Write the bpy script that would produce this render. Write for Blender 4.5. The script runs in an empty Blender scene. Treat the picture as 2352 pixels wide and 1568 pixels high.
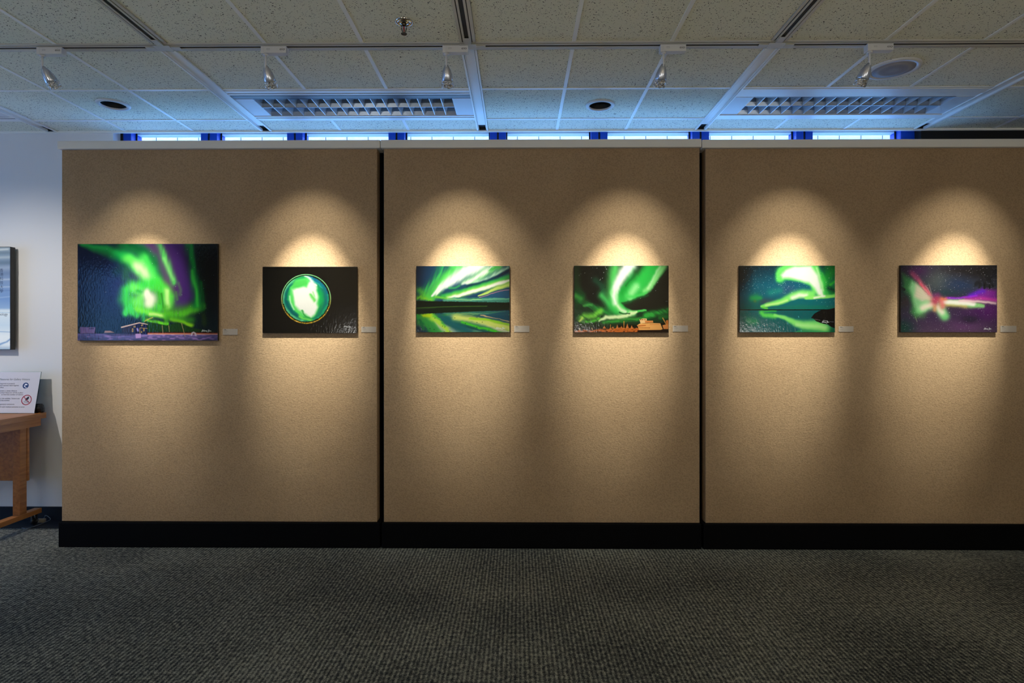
import bpy, bmesh, math, random
import numpy as np
from mathutils import Vector, Matrix

# ------------------------------------------------------------------ basics
C = bpy.context.scene.collection
F, TH, HZ, CAMZ = 1340.0, 0.0092, 768.0, 1.60
CT, ST = math.cos(TH), math.sin(TH)
CEIL = CAMZ + 1.746            # underside of the ceiling grid
PANEL_Y = 4.385                # fabric face of the display boards
WALL_Y = 5.0

def ray(px, py):
    x = (px - 1176.0) / F
    return Vector((x * CT - ST, x * ST + CT, (HZ - py) / F))
def on_y(px, py, Y):
    d = ray(px, py); t = Y / d.y
    return Vector((d.x * t, Y, CAMZ + d.z * t))
def on_z(px, py, z):
    d = ray(px, py); t = (z - CAMZ) / d.z
    return Vector((d.x * t, d.y * t, z))
def lin(c):
    return tuple(((v / 255.0) / 12.92 if v / 255.0 <= 0.04045 else ((v / 255.0 + 0.055) / 1.055) ** 2.4) for v in c)

# ------------------------------------------------------------------ materials
def mat(name, col, rough=0.6, metal=0.0, spec=0.5, emit=None, es=0.0, coat=0.0, trans=0.0):
    m = bpy.data.materials.new(name); m.use_nodes = True
    b = m.node_tree.nodes['Principled BSDF']
    b.inputs['Base Color'].default_value = (*lin(col), 1)
    b.inputs['Roughness'].default_value = rough
    b.inputs['Metallic'].default_value = metal
    b.inputs['Specular IOR Level'].default_value = spec
    b.inputs['Coat Weight'].default_value = coat
    b.inputs['Transmission Weight'].default_value = trans
    if emit:
        b.inputs['Emission Color'].default_value = (*lin(emit), 1)
        b.inputs['Emission Strength'].default_value = es
    return m
def N(m, t, **kw):
    n = m.node_tree.nodes.new(t)
    for k, v in kw.items():
        if k in n.inputs: n.inputs[k].default_value = v
        else: setattr(n, k, v)
    return n
def L(m, a, b): m.node_tree.links.new(a, b)
def BS(m): return m.node_tree.nodes['Principled BSDF']
def ramp(m, fac, stops, interp='LINEAR'):
    r = N(m, 'ShaderNodeValToRGB'); r.color_ramp.interpolation = interp
    e = r.color_ramp.elements
    while len(e) < len(stops): e.new(0.5)
    for el, (p, c) in zip(e, stops):
        el.position = p; el.color = (*lin(c), 1) if isinstance(c, tuple) else (c, c, c, 1)
    L(m, fac, r.inputs['Fac']); return r
def math_n(m, op, a, b=None, c=None):
    n = N(m, 'ShaderNodeMath', operation=op)
    for i, v in enumerate((a, b, c)):
        if v is None: continue
        if isinstance(v, (int, float)): n.inputs[i].default_value = v
        else: L(m, v, n.inputs[i])
    return n.outputs[0]
def noise_bump(m, scale, strength, dist=0.002, detail=3, coord='Object', vec=None):
    if vec is None:
        vec = N(m, 'ShaderNodeTexCoord').outputs[coord]
    nz = N(m, 'ShaderNodeTexNoise', Scale=scale, Detail=detail)
    L(m, vec, nz.inputs['Vector'])
    bp = N(m, 'ShaderNodeBump', Strength=strength, Distance=dist)
    L(m, nz.outputs['Fac'], bp.inputs['Height']); L(m, bp.outputs['Normal'], BS(m).inputs['Normal'])
    return nz

# fabric covered board
M_board = mat('board_fabric', (178, 150, 118), 0.93, spec=0.15)
def _board():
    m = M_board; tc = N(m, 'ShaderNodeTexCoord')
    n1 = N(m, 'ShaderNodeTexNoise', Scale=1.6, Detail=2.0); L(m, tc.outputs['Object'], n1.inputs['Vector'])
    n2 = N(m, 'ShaderNodeTexNoise', Scale=110.0, Detail=1.0); L(m, tc.outputs['Object'], n2.inputs['Vector'])
    mp = N(m, 'ShaderNodeMapping'); mp.inputs['Scale'].default_value = (1, 1, 1.9); L(m, tc.outputs['Object'], mp.inputs['Vector'])
    n3 = N(m, 'ShaderNodeTexNoise', Scale=62.0, Detail=1.0, Roughness=0.6, Distortion=0.7); L(m, mp.outputs[0], n3.inputs['Vector'])
    r1 = ramp(m, n1.outputs['Fac'], [(0.3, (166, 138, 106)), (0.7, (178, 150, 117))])
    r2 = ramp(m, n2.outputs['Fac'], [(0.3, (208, 208, 208)), (0.6, (255, 255, 255))])
    mx = N(m, 'ShaderNodeMix', data_type='RGBA', blend_type='MULTIPLY'); mx.inputs[0].default_value = 0.6
    L(m, r1.outputs[0], mx.inputs[6]); L(m, r2.outputs[0], mx.inputs[7]); L(m, mx.outputs[2], BS(m).inputs['Base Color'])
    ad = math_n(m, 'ADD', n3.outputs['Fac'], math_n(m, 'MULTIPLY', n2.outputs['Fac'], 0.35))
    bp = N(m, 'ShaderNodeBump', Strength=0.55, Distance=0.0035); L(m, ad, bp.inputs['Height'])
    L(m, bp.outputs['Normal'], BS(m).inputs['Normal'])
_board()

# ribbed loop carpet
M_carpet = mat('carpet', (70, 68, 62), 0.95, spec=0.1)
def _carpet():
    m = M_carpet; tc = N(m, 'ShaderNodeTexCoord')
    sp = N(m, 'ShaderNodeSeparateXYZ')
    wz = N(m, 'ShaderNodeTexNoise', Scale=28.0, Detail=0.0); L(m, tc.outputs['Object'], wz.inputs['Vector'])
    wv = N(m, 'ShaderNodeMixRGB', blend_type='ADD'); wv.inputs[0].default_value = 0.006
    L(m, tc.outputs['Object'], wv.inputs[1]); L(m, wz.outputs['Color'], wv.inputs[2]); L(m, wv.outputs[0], sp.inputs[0])
    cx = math_n(m, 'MULTIPLY', sp.outputs['X'], 2 * math.pi / 0.0226)
    rib = math_n(m, 'SINE', cx)
    row = math_n(m, 'SINE', math_n(m, 'MULTIPLY', sp.outputs['Y'], 2 * math.pi / 0.0125))
    fine = N(m, 'ShaderNodeTexNoise', Scale=170.0, Detail=1.0); L(m, tc.outputs['Object'], fine.inputs['Vector'])
    clump = N(m, 'ShaderNodeTexNoise', Scale=42.0, Detail=1.0); L(m, tc.outputs['Object'], clump.inputs['Vector'])
    big = N(m, 'ShaderNodeTexNoise', Scale=1.3, Detail=2.0); L(m, tc.outputs['Object'], big.inputs['Vector'])
    h = math_n(m, 'ADD', math_n(m, 'MULTIPLY', rib, 0.17), math_n(m, 'MULTIPLY', row, 0.09))
    h = math_n(m, 'ADD', h, math_n(m, 'MULTIPLY', math_n(m, 'SUBTRACT', clump.outputs['Fac'], 0.5), 1.0))
    h = math_n(m, 'ADD', h, math_n(m, 'MULTIPLY', math_n(m, 'SUBTRACT', fine.outputs['Fac'], 0.5), 1.1))
    h = math_n(m, 'ADD', h, math_n(m, 'MULTIPLY', math_n(m, 'SUBTRACT', big.outputs['Fac'], 0.5), 0.5))
    h = math_n(m, 'ADD', h, 0.5)
    r = ramp(m, h, [(0.14, (38, 40, 43)), (0.5, (94, 95, 89)), (0.88, (168, 166, 150))])
    # seams between carpet tiles
    vs = N(m, 'ShaderNodeTexBrick', Scale=1.0)
    vs.offset = 0.5; vs.inputs['Mortar Size'].default_value = 0.0022; vs.inputs['Brick Width'].default_value = 0.5; vs.inputs['Row Height'].default_value = 0.5
    vs.inputs['Color1'].default_value = (1, 1, 1, 1); vs.inputs['Color2'].default_value = (0.86, 0.87, 0.9, 1); vs.inputs['Mortar'].default_value = (0.45, 0.45, 0.45, 1)
    L(m, tc.outputs['Object'], vs.inputs['Vector'])
    mx = N(m, 'ShaderNodeMix', data_type='RGBA', blend_type='MULTIPLY'); mx.inputs[0].default_value = 0.8
    L(m, r.outputs[0], mx.inputs[6]); L(m, vs.outputs['Color'], mx.inputs[7]); L(m, mx.outputs[2], BS(m).inputs['Base Color'])
_carpet()

# fissured mineral ceiling tile
M_tile = mat('ceiling_tile', (196, 190, 172), 0.95, spec=0.1)
def _tile():
    m = M_tile; tc = N(m, 'ShaderNodeTexCoord')
    wz = N(m, 'ShaderNodeTexNoise', Scale=26.0, Detail=1.0); L(m, tc.outputs['Object'], wz.inputs['Vector'])
    wv = N(m, 'ShaderNodeMixRGB', blend_type='ADD'); wv.inputs[0].default_value = 0.05
    L(m, tc.outputs['Object'], wv.inputs[1]); L(m, wz.outputs['Color'], wv.inputs[2])
    v = N(m, 'ShaderNodeTexVoronoi', Scale=92.0); v.inputs['Randomness'].default_value = 1.0
    L(m, wv.outputs[0], v.inputs['Vector'])
    n = N(m, 'ShaderNodeTexNoise', Scale=130.0, Detail=0.0); L(m, tc.outputs['Object'], n.inputs['Vector'])
    d = math_n(m, 'ADD', v.outputs['Distance'], math_n(m, 'MULTIPLY', math_n(m, 'SUBTRACT', n.outputs['Fac'], 0.5), 0.55))
    r = ramp(m, d, [(0.16, (70, 66, 54)), (0.24, (230, 229, 208))])
    L(m, r.outputs[0], BS(m).inputs['Base Color'])
_tile()

M_grid = mat('grid_white', (238, 238, 232), 0.38, spec=0.5)
M_track = mat('track_alu', (196, 194, 184), 0.35, metal=0.15)
M_slot = mat('slot_black', (10, 10, 11), 0.6)
M_rail = mat('rail_brown_grey', (92, 80, 70), 0.4, metal=0.3)
M_white = mat('white_plastic', (212, 212, 212), 0.45)
M_cap = mat('cap_white', (232, 228, 218), 0.55); noise_bump(M_cap, 9, 0.25, 0.003)
M_plinth = mat('plinth_black', (7, 7, 9), 0.6, spec=0.08)
M_core = mat('core_black', (8, 8, 10), 0.8, spec=0.1)
M_wall = mat('wall_paint', (226, 225, 224), 0.8)
M_dark_wall = mat('dark_curtain', (14, 14, 18), 0.9)
M_brown_wall = mat('rear_wall_fabric', (190, 168, 136), 0.8)
M_base = mat('baseboard_dark', (16, 17, 24), 0.45, spec=0.4)
M_floor_strip = mat('floor_strip_black', (12, 13, 20), 0.4)
M_blue = mat('window_blue', (8, 72, 196), 0.35)
M_seal = mat('window_seal', (6, 8, 14), 0.6)
M_reveal = mat('reveal_white', (235, 235, 235), 0.6)
M_chrome = mat('chrome', (210, 208, 204), 0.08, metal=1.0)
M_louvre = mat('louvre_metal', (206, 212, 218), 0.28, metal=0.35)
M_reflect = mat('reflector_metal', (132, 146, 162), 0.25, metal=0.5)
M_tube = mat('tube_glass', (205, 210, 205), 0.3)
M_head = mat('spot_head_silver', (196, 202, 214), 0.22, metal=0.7)
M_foil = mat('crumpled_foil', (215, 213, 208), 0.12, metal=1.0)
noise_bump(M_foil, 75, 1.0, 0.02, 3)
M_bulb = mat('bulb_face', (240, 225, 190), 0.3, emit=(255, 225, 170), es=2.0)
M_red = mat('sprinkler_red', (150, 10, 14), 0.15)
M_brass = mat('sprinkler_dark_metal', (92, 84, 70), 0.25, metal=1.0)
M_grille = mat('speaker_grille', (150, 150, 158), 0.7)
def _grille():
    m = M_grille; tc = N(m, 'ShaderNodeTexCoord'); v = N(m, 'ShaderNodeTexVoronoi', Scale=330.0); v.inputs['Randomness'].default_value = 0.0
    L(m, tc.outputs['Object'], v.inputs['Vector'])
    r = ramp(m, v.outputs['Distance'], [(0.2, (96, 96, 102)), (0.42, (160, 160, 168))]); L(m, r.outputs[0], BS(m).inputs['Base Color'])
_grille()
M_card = mat('card_white', (172, 160, 148), 0.6)
M_ink = mat('card_ink', (52, 50, 50), 0.8)
M_ink2 = mat('card_ink_grey', (120, 118, 116), 0.8)
M_edge = mat('print_edge_black', (14, 13, 13), 0.4)
M_tvblack = mat('screen_bezel_black', (9, 9, 11), 0.35)
M_tvrim = mat('screen_rim_cyan', (60, 190, 205), 0.3)
M_text_dark = mat('screen_text', (38, 52, 84), 0.7)
M_paper = mat('sign_paper', (212, 208, 214), 0.25, spec=0.5, coat=0.4)
M_signink = mat('sign_ink', (66, 66, 74), 0.7)
M_signtitle = mat('sign_title_grey', (96, 108, 116), 0.7)
M_signblue = mat('sign_blue', (14, 48, 104), 0.5)
M_signred = mat('sign_red', (158, 16, 34), 0.5)
M_signblack = mat('sign_black', (20, 20, 24), 0.6)
M_signwhite = mat('sign_white', (222, 222, 228), 0.5)
M_acryl = mat('acrylic', (205, 238, 228), 0.05, trans=1.0); BS(M_acryl).inputs['IOR'].default_value = 1.3
M_blackplastic = mat('black_plastic', (22, 22, 25), 0.3)
M_beige = mat('beige_plastic', (140, 128, 108), 0.5)
M_cable = mat('cable_grey', (120, 134, 146), 0.35)
M_canopy = mat('canopy_white', (236, 238, 240), 0.7)
def _canopy():
    m = M_canopy; tc = N(m, 'ShaderNodeTexCoord')
    b = N(m, 'ShaderNodeTexBrick', Scale=1.0); b.offset = 0.0
    b.inputs['Mortar Size'].default_value = 0.005; b.inputs['Brick Width'].default_value = 0.235; b.inputs['Row Height'].default_value = 0.62
    b.inputs['Color1'].default_value = (0.88, 0.9, 0.92, 1); b.inputs['Color2'].default_value = (0.84, 0.87, 0.9, 1); b.inputs['Mortar'].default_value = (0.10, 0.13, 0.17, 1)
    L(m, tc.outputs['Object'], b.inputs['Vector']); L(m, b.outputs['Color'], BS(m).inputs['Base Color'])
    tr = N(m, 'ShaderNodeBsdfTranslucent'); L(m, b.outputs['Color'], tr.inputs['Color']); mx = N(m, 'ShaderNodeMixShader'); mx.inputs[0].default_value = 0.5
    out = [n for n in m.node_tree.nodes if n.type == 'OUTPUT_MATERIAL'][0]
    L(m, BS(m).outputs[0], mx.inputs[1]); L(m, tr.outputs[0], mx.inputs[2]); L(m, mx.outputs[0], out.inputs[0])
_canopy()
# oak wood
M_wood = mat('oak', (170, 106, 46), 0.42)
def _wood():
    m = M_wood; tc = N(m, 'ShaderNodeTexCoord'); mp = N(m, 'ShaderNodeMapping'); mp.inputs['Scale'].default_value = (14, 1.2, 14)
    L(m, tc.outputs['Object'], mp.inputs['Vector'])
    n = N(m, 'ShaderNodeTexNoise', Scale=2.5, Detail=5.0, Distortion=0.6); L(m, mp.outputs[0], n.inputs['Vector'])
    r = ramp(m, n.outputs['Fac'], [(0.3, (150, 88, 34)), (0.7, (190, 122, 56))]); L(m, r.outputs[0], BS(m).inputs['Base Color'])
_wood()
# window glass: mostly clear, a little reflection
def glass():
    m = bpy.data.materials.new('window_glass'); m.use_nodes = True; nt = m.node_tree; nt.nodes.clear()
    o = nt.nodes.new('ShaderNodeOutputMaterial'); t = nt.nodes.new('ShaderNodeBsdfTransparent'); g = nt.nodes.new('ShaderNodeBsdfGlossy')
    t.inputs[0].default_value = (0.93, 0.97, 0.98, 1); g.inputs['Roughness'].default_value = 0.02
    x = nt.nodes.new('ShaderNodeMixShader'); x.inputs[0].default_value = 0.06
    nt.links.new(t.outputs[0], x.inputs[1]); nt.links.new(g.outputs[0], x.inputs[2]); nt.links.new(x.outputs[0], o.inputs[0]); return m
M_glass = glass()

# ------------------------------------------------------------------ mesh helpers
def box(bm, x0, x1, y0, y1, z0, z1, bev=0.0):
    vs = [bm.verts.new(p) for p in ((x0,y0,z0),(x1,y0,z0),(x1,y1,z0),(x0,y1,z0),(x0,y0,z1),(x1,y0,z1),(x1,y1,z1),(x0,y1,z1))]
    fs = [bm.faces.new([vs[i] for i in f]) for f in ((3,2,1,0),(4,5,6,7),(0,1,5,4),(1,2,6,5),(2,3,7,6),(3,0,4,7))]
    if bev > 0:
        es = list({e for f in fs for e in f.edges})
        bmesh.ops.bevel(bm, geom=es, offset=bev, segments=2, affect='EDGES', profile=0.6)
def hexa(bm, p):   # eight corners, same order as box
    vs = [bm.verts.new(q) for q in p]
    for f in ((3,2,1,0),(4,5,6,7),(0,1,5,4),(1,2,6,5),(2,3,7,6),(3,0,4,7)): bm.faces.new([vs[i] for i in f])
def lathe(bm, prof, seg=24, mtx=Matrix.Identity(4), close0=False, close1=False, jit=0, seed=0):
    rnd = random.Random(seed); rings = []
    for (r, z) in prof:
        rings.append([bm.verts.new(mtx @ Vector(((r + rnd.uniform(-jit, jit)) * math.cos(2*math.pi*i/seg), (r + rnd.uniform(-jit, jit)) * math.sin(2*math.pi*i/seg), z + rnd.uniform(-jit, jit)))) for i in range(seg)])
    for a, b in zip(rings, rings[1:]):
        for i in range(seg):
            j = (i + 1) % seg; bm.faces.new((a[i], a[j], b[j], b[i]))
    if close0: bm.faces.new(list(reversed(rings[0])))
    if close1: bm.faces.new(rings[-1])
def tube(bm, pts, r, seg=8):
    pts = [Vector(p) for p in pts]; rings = []
    for i, p in enumerate(pts):
        d = (pts[min(i+1, len(pts)-1)] - pts[max(i-1, 0)]).normalized()
        u = d.cross(Vector((0, 0, 1)));  u = u.normalized() if u.length > 1e-4 else Vector((1, 0, 0)); v = d.cross(u)
        rings.append([bm.verts.new(p + r * (math.cos(2*math.pi*k/seg) * u + math.sin(2*math.pi*k/seg) * v)) for k in range(seg)])
    for a, b in zip(rings, rings[1:]):
        for k in range(seg): bm.faces.new((a[k], a[(k+1) % seg], b[(k+1) % seg], b[k]))
    bm.faces.new(rings[0]); bm.faces.new(list(reversed(rings[-1])))
def obj(name, bm, m, parent=None, loc=None, smooth=False):
    bmesh.ops.recalc_face_normals(bm, faces=bm.faces)
    me = bpy.data.meshes.new(name); bm.to_mesh(me); bm.free()
    if smooth:
        for p in me.polygons: p.use_smooth = True
    o = bpy.data.objects.new(name, me); C.objects.link(o)
    for mm in (m if isinstance(m, (list, tuple)) else [m]): me.materials.append(mm)
    if parent: o.parent = parent
    if loc is not None: o.location = loc
    return o
def BM(): return bmesh.new()
def boxes(name, lst, m, parent=None, loc=None, bev=0.0):
    bm = BM()
    for b in lst: box(bm, *b, bev=bev)
    return obj(name, bm, m, parent, loc)
def tag(o, label, cat, group=None):
    o['label'] = label; o['category'] = cat
    if group: o['group'] = group
    return o
def thing(name, label, cat, loc=(0, 0, 0), group=None):
    o = bpy.data.objects.new(name, None); C.objects.link(o); o.location = loc; o.empty_display_size = 0.05
    return tag(o, label, cat, group)
def struct(o): o['kind'] = 'structure'; return o
def copy_tree(o, parent=None):
    c = o.copy(); C.objects.link(c)
    if parent: c.parent = parent
    for ch in list(o.children): copy_tree(ch, c)
    return c
def text(name, body, size, m, parent, mtx, align='LEFT', shear=0.0, extr=0.0, sx=1.0, lead=1.0):
    cu = bpy.data.curves.new(name, 'FONT'); cu.body = body; cu.size = size; cu.align_x = align; cu.shear = shear; cu.extrude = extr; cu.space_line = lead
    t = bpy.data.objects.new(name, cu); C.objects.link(t)
    dg = bpy.context.evaluated_depsgraph_get(); me = bpy.data.meshes.new_from_object(t.evaluated_get(dg))
    bpy.data.objects.remove(t); bpy.data.curves.remove(cu)
    me.transform(mtx @ Matrix.Diagonal((sx, 1, 1, 1))); me.materials.clear(); me.materials.append(m); me.name = name
    o = bpy.data.objects.new(name, me); C.objects.link(o); o.parent = parent; return o
def disc(bm, c, u, v, r0, r1, seg=32):
    a = []; b = []
    for i in range(seg):
        w = math.cos(2*math.pi*i/seg) * u + math.sin(2*math.pi*i/seg) * v
        b.append(bm.verts.new(c + r1 * w))
        if r0 > 0: a.append(bm.verts.new(c + r0 * w))
    if r0 > 0:
        for i in range(seg): bm.faces.new((a[i], a[(i+1) % seg], b[(i+1) % seg], b[i]))
    else: bm.faces.new(b)

# ------------------------------------------------------------------ room shell
RX0, RX1, RY0 = -7.0, 7.0, -3.2
struct(boxes('floor', [(RX0, RX1, RY0, WALL_Y, -0.1, 0)], M_carpet))
yst = on_z(60, 1213, 0).y
struct(boxes('trim_5', [(RX0, -3.4, yst, WALL_Y, -0.001, 0.004)], M_floor_strip))  # flat black strip where the floor meets the white wall

# ceiling grid
MAINS = [-0.297 + 1.853 * k for k in range(-3, 4)]
TRK = 3.527; HW = 0.044
ROWS = [TRK + HW, 4.150, 4.735, WALL_Y + 0.0]
back_rows = [TRK - HW]
y = TRK - HW
while y > RY0: y -= 0.575; back_rows.append(y)
cells = []
xs = []
for a, b in zip([RX0 - 0.7] + MAINS, MAINS + [RX1 + 0.7]):
    lo, hi = a + 0.05, b - 0.05; w = (hi - lo) / 3
    for i in range(3): cells.append((max(lo + i * w, RX0), min(lo + (i + 1) * w, RX1)))
    xs += [lo + w, lo + 2 * w]
LUM = {MAINS[0] + 0.9265: 0, MAINS[2] + 0.9265: 0, MAINS[4] + 0.9265: 1}
bm = BM()
def in_lum(x0, x1, y0): return abs(y0 - ROWS[1]) < 1e-3 and any(abs((x0 + x1) / 2 - c) < 0.9 for c in LUM)
holes = [(on_z(260.5, 240.5, CEIL), 0.086), (on_z(1378.5, 242, CEIL), 0.084)]
def tile_with_hole(bm, x0, x1, y0, y1, z, c, r):
    n = 32; cir = [bm.verts.new((c.x + r * math.cos(2*math.pi*i/n), c.y + r * math.sin(2*math.pi*i/n), z)) for i in range(n)]
    def edge(t):
        dx, dy = math.cos(t), math.sin(t); s = 1e9
        if dx > 1e-6: s = min(s, (x1 - c.x) / dx)
        if dx < -1e-6: s = min(s, (x0 - c.x) / dx)
        if dy > 1e-6: s = min(s, (y1 - c.y) / dy)
        if dy < -1e-6: s = min(s, (y0 - c.y) / dy)
        return (c.x + dx * s, c.y + dy * s, z)
    out = [bm.verts.new(edge(2*math.pi*i/n)) for i in range(n)]
    for i in range(n):
        j = (i + 1) % n
        f = [cir[i], out[i]]
        p, q = out[i].co, out[j].co
        if abs(p.x - q.x) > 1e-5 and abs(p.y - q.y) > 1e-5:
            cx = x1 if max(p.x, q.x) > x1 - 1e-4 else x0; cy = y1 if max(p.y, q.y) > y1 - 1e-4 else y0
            f.append(bm.verts.new((cx, cy, z)))
        bm.faces.new(f + [out[j], cir[j]])
ys = list(zip(back_rows[1:], back_rows[:-1])) + list(zip(ROWS[:-1], ROWS[1:]))
for (y0, y1) in ys:
    for (x0, x1) in cells:
        if in_lum(x0, x1, y0): continue
        h = [q for q in holes if x0 < q[0].x < x1 and y0 < q[0].y < y1]
        if h: tile_with_hole(bm, x0, x1, y0, y1, CEIL + 0.004, h[0][0], h[0][1])
        else: box(bm, x0, x1, max(y0, RY0), y1, CEIL + 0.004, CEIL + 0.019)
box(bm, RX0, RX1, RY0, WALL_Y + 0.0, CEIL + 0.16, CEIL + 0.2)     # slab over the plenum
ceiling = struct(obj('ceiling', bm, [M_tile]))

def tee(lst): return lst
thin = []
for x in xs:
    if not (RX0 < x < RX1): continue
    for (y0, y1) in [(RY0, TRK - HW)] + list(zip(ROWS[:-1], ROWS[1:])):
        if any(abs(x - c) < 0.9 for c in LUM) and abs(y0 - ROWS[1]) < 1e-3: continue
        thin.append((x - 0.0115, x + 0.0115, y0, y1, CEIL, CEIL + 0.006))
for yy in ROWS[1:3] + back_rows[1:]:
    for a, b in zip([RX0 - 0.1] + MAINS, MAINS + [RX1 + 0.1]):
        thin.append((a + 0.046, b - 0.046, yy - 0.0115, yy + 0.0115, CEIL - 0.0008, CEIL + 0.006))
thin.append((RX0, RX1, WALL_Y - 0.016, WALL_Y + 0.004, CEIL - 0.012, CEIL + 0.006))
struct(boxes('trim_1', thin, M_grid))
# wide runners between the cross track and the window wall
run = []; gap = []
for x in MAINS:
    y0, y1 = TRK + HW, WALL_Y - 0.018
    run += [(x - 0.048, x - 0.036, y0, y1, CEIL - 0.006, CEIL + 0.018), (x + 0.036, x + 0.048, y0, y1, CEIL - 0.006, CEIL + 0.018),
            (x - 0.033, x - 0.030, y0, y1, CEIL - 0.004, CEIL + 0.014), (x + 0.030, x + 0.033, y0, y1, CEIL - 0.004, CEIL + 0.014),
            (x - 0.036, x + 0.036, y0, y1 - 0.10, CEIL + 0.008, CEIL + 0.016), (x - 0.001, x + 0.001, y0 + 0.9, y1 - 0.1, CEIL + 0.007, CEIL + 0.01)]
    gap += [(x - 0.036, x + 0.036, y1 - 0.10, y1, CEIL + 0.022, CEIL + 0.03), (x - 0.036, x + 0.036, y1 - 0.004, y1, CEIL, CEIL + 0.03)]
struct(boxes('trim_2', run, M_grid)); struct(boxes('trim_3', gap, M_slot))

# lighting tracks (lipped aluminium with black slots)
PROF = [(-0.044, -0.030, -0.003), (-0.024, -0.013, -0.005), (0.010, 0.022, -0.005), (0.027, 0.044, -0.003)]
def track(name, axis, pos, a, b, label, grp, wide=1.0):
    t = thing(name, label, 'lighting track', (0, 0, 0), grp)
    rib = []; slot = []
    for (p, q, z) in PROF:
        p, q = p * wide, q * wide
        rib.append((a, b, pos + p, pos + q, CEIL + z, CEIL + 0.016) if axis == 'x' else (pos + p, pos + q, a, b, CEIL + z, CEIL + 0.016))
    e = 0.043 * wide
    slot.append((a, b, pos - e, pos + e, CEIL - 0.001, CEIL + 0.03) if axis == 'x' else (pos - e, pos + e, a, b, CEIL - 0.001, CEIL + 0.03))
    boxes('rail', rib, M_track, t); boxes('conductor_slot', slot, M_slot, t)
    return t
tr = track('lighting_track', 'x', TRK, RX0, RX1, 'long aluminium lighting track crossing the ceiling, carrying the row of spotlights', None)
for x in MAINS:
    boxes('track_connector', [(x - 0.05, x + 0.05, TRK - 0.034, TRK + 0.030, CEIL - 0.009, CEIL - 0.0051), (x - 0.105, x - 0.05, TRK - 0.016, TRK + 0.016, CEIL - 0.009, CEIL - 0.0051),
          (x + 0.05, x + 0.105, TRK - 0.016, TRK + 0.016, CEIL - 0.009, CEIL - 0.0051), (x - 0.02, x + 0.02, TRK - 0.1, TRK - 0.034, CEIL - 0.009, CEIL - 0.0051)], M_track, tr, bev=0.002)
near = {MAINS[2]: 'aluminium track running toward the viewer, above the left display board', MAINS[3]: 'aluminium track running toward the viewer beside the sprinkler head',
        MAINS[4]: 'aluminium track running toward the viewer, above the gap before the right display board'}
for x, lb in near.items(): track('lighting_track', 'y', x, RY0, TRK - HW - 0.002, lb, 'tracks running toward the viewer', 1.1)
gk = []
for x in (MAINS[0], MAINS[1], MAINS[5], MAINS[6]): gk.append((x - 0.048, x + 0.048, RY0, TRK - HW - 0.001, CEIL - 0.003, CEIL + 0.016))
struct(boxes('trim_4', gk, M_grid))

# walls
xl = on_y(260, 400, WALL_Y).x
xr = on_y(2101, 300, 5.08).x
struct(boxes('wall_back_left', [(RX0, xl, WALL_Y, WALL_Y + 0.12, 0, 3.6), (xl - 0.1, xl, WALL_Y + 0.12, WALL_Y + 0.25, 0, 3.6)], M_wall))
struct(boxes('wall_back_right', [(xr, RX1, WALL_Y, WALL_Y + 0.15, 0, 3.6)], M_dark_wall))
struct(boxes('wall_back_sill', [(xl, xr, 5.04, 5.25, 0, 0.75), (xl, xr, 5.0, 5.3, 3.5, 3.6), (xl, xr, 4.985, 5.0, CEIL + 0.006, 3.6)], M_wall))
struct(boxes('wall_right', [(RX1, RX1 + 0.12, RY0, 5.2, 0, 3.6)], M_wall))
struct(boxes('wall_front', [(RX0 - 0.12, RX1 + 0.12, RY0 - 0.12, RY0, 0, 3.6)], M_brown_wall))
WZ0, WZ1 = 0.5, 2.7
LW = [(-2.0, -0.7), (2.2, 4.75)]
struct(boxes('wall_left', [(RX0 - 0.12, RX0, RY0, LW[0][0], 0, 3.6), (RX0 - 0.12, RX0, LW[0][1], LW[1][0], 0, 3.6), (RX0 - 0.12, RX0, LW[1][1], 5.2, 0, 3.6),
    (RX0 - 0.12, RX0, LW[0][0], LW[0][1], 0, WZ0), (RX0 - 0.12, RX0, LW[0][0], LW[0][1], WZ1, 3.6), (RX0 - 0.12, RX0, LW[1][0], LW[1][1], 0, WZ0), (RX0 - 0.12, RX0, LW[1][0], LW[1][1], WZ1, 3.6)], M_wall))
zb = on_y(60, 1163.5, WALL_Y - 0.015).z
struct(boxes('baseboard_back', [(RX0, xl + 0.0, WALL_Y - 0.015, WALL_Y, 0.004, zb)], M_base, bev=0.002))
for k, (a, b) in enumerate(LW): struct(boxes('window_%d' % (9 + k), [(RX0 - 0.08, RX0 - 0.03, max(a, min(b - 0.05, a + i * (b - a) / 2 - 0.025)), max(a, min(b - 0.05, a + i * (b - a) / 2 - 0.025)) + 0.05, WZ0, WZ1) for i in range(3)], M_blue))

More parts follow.
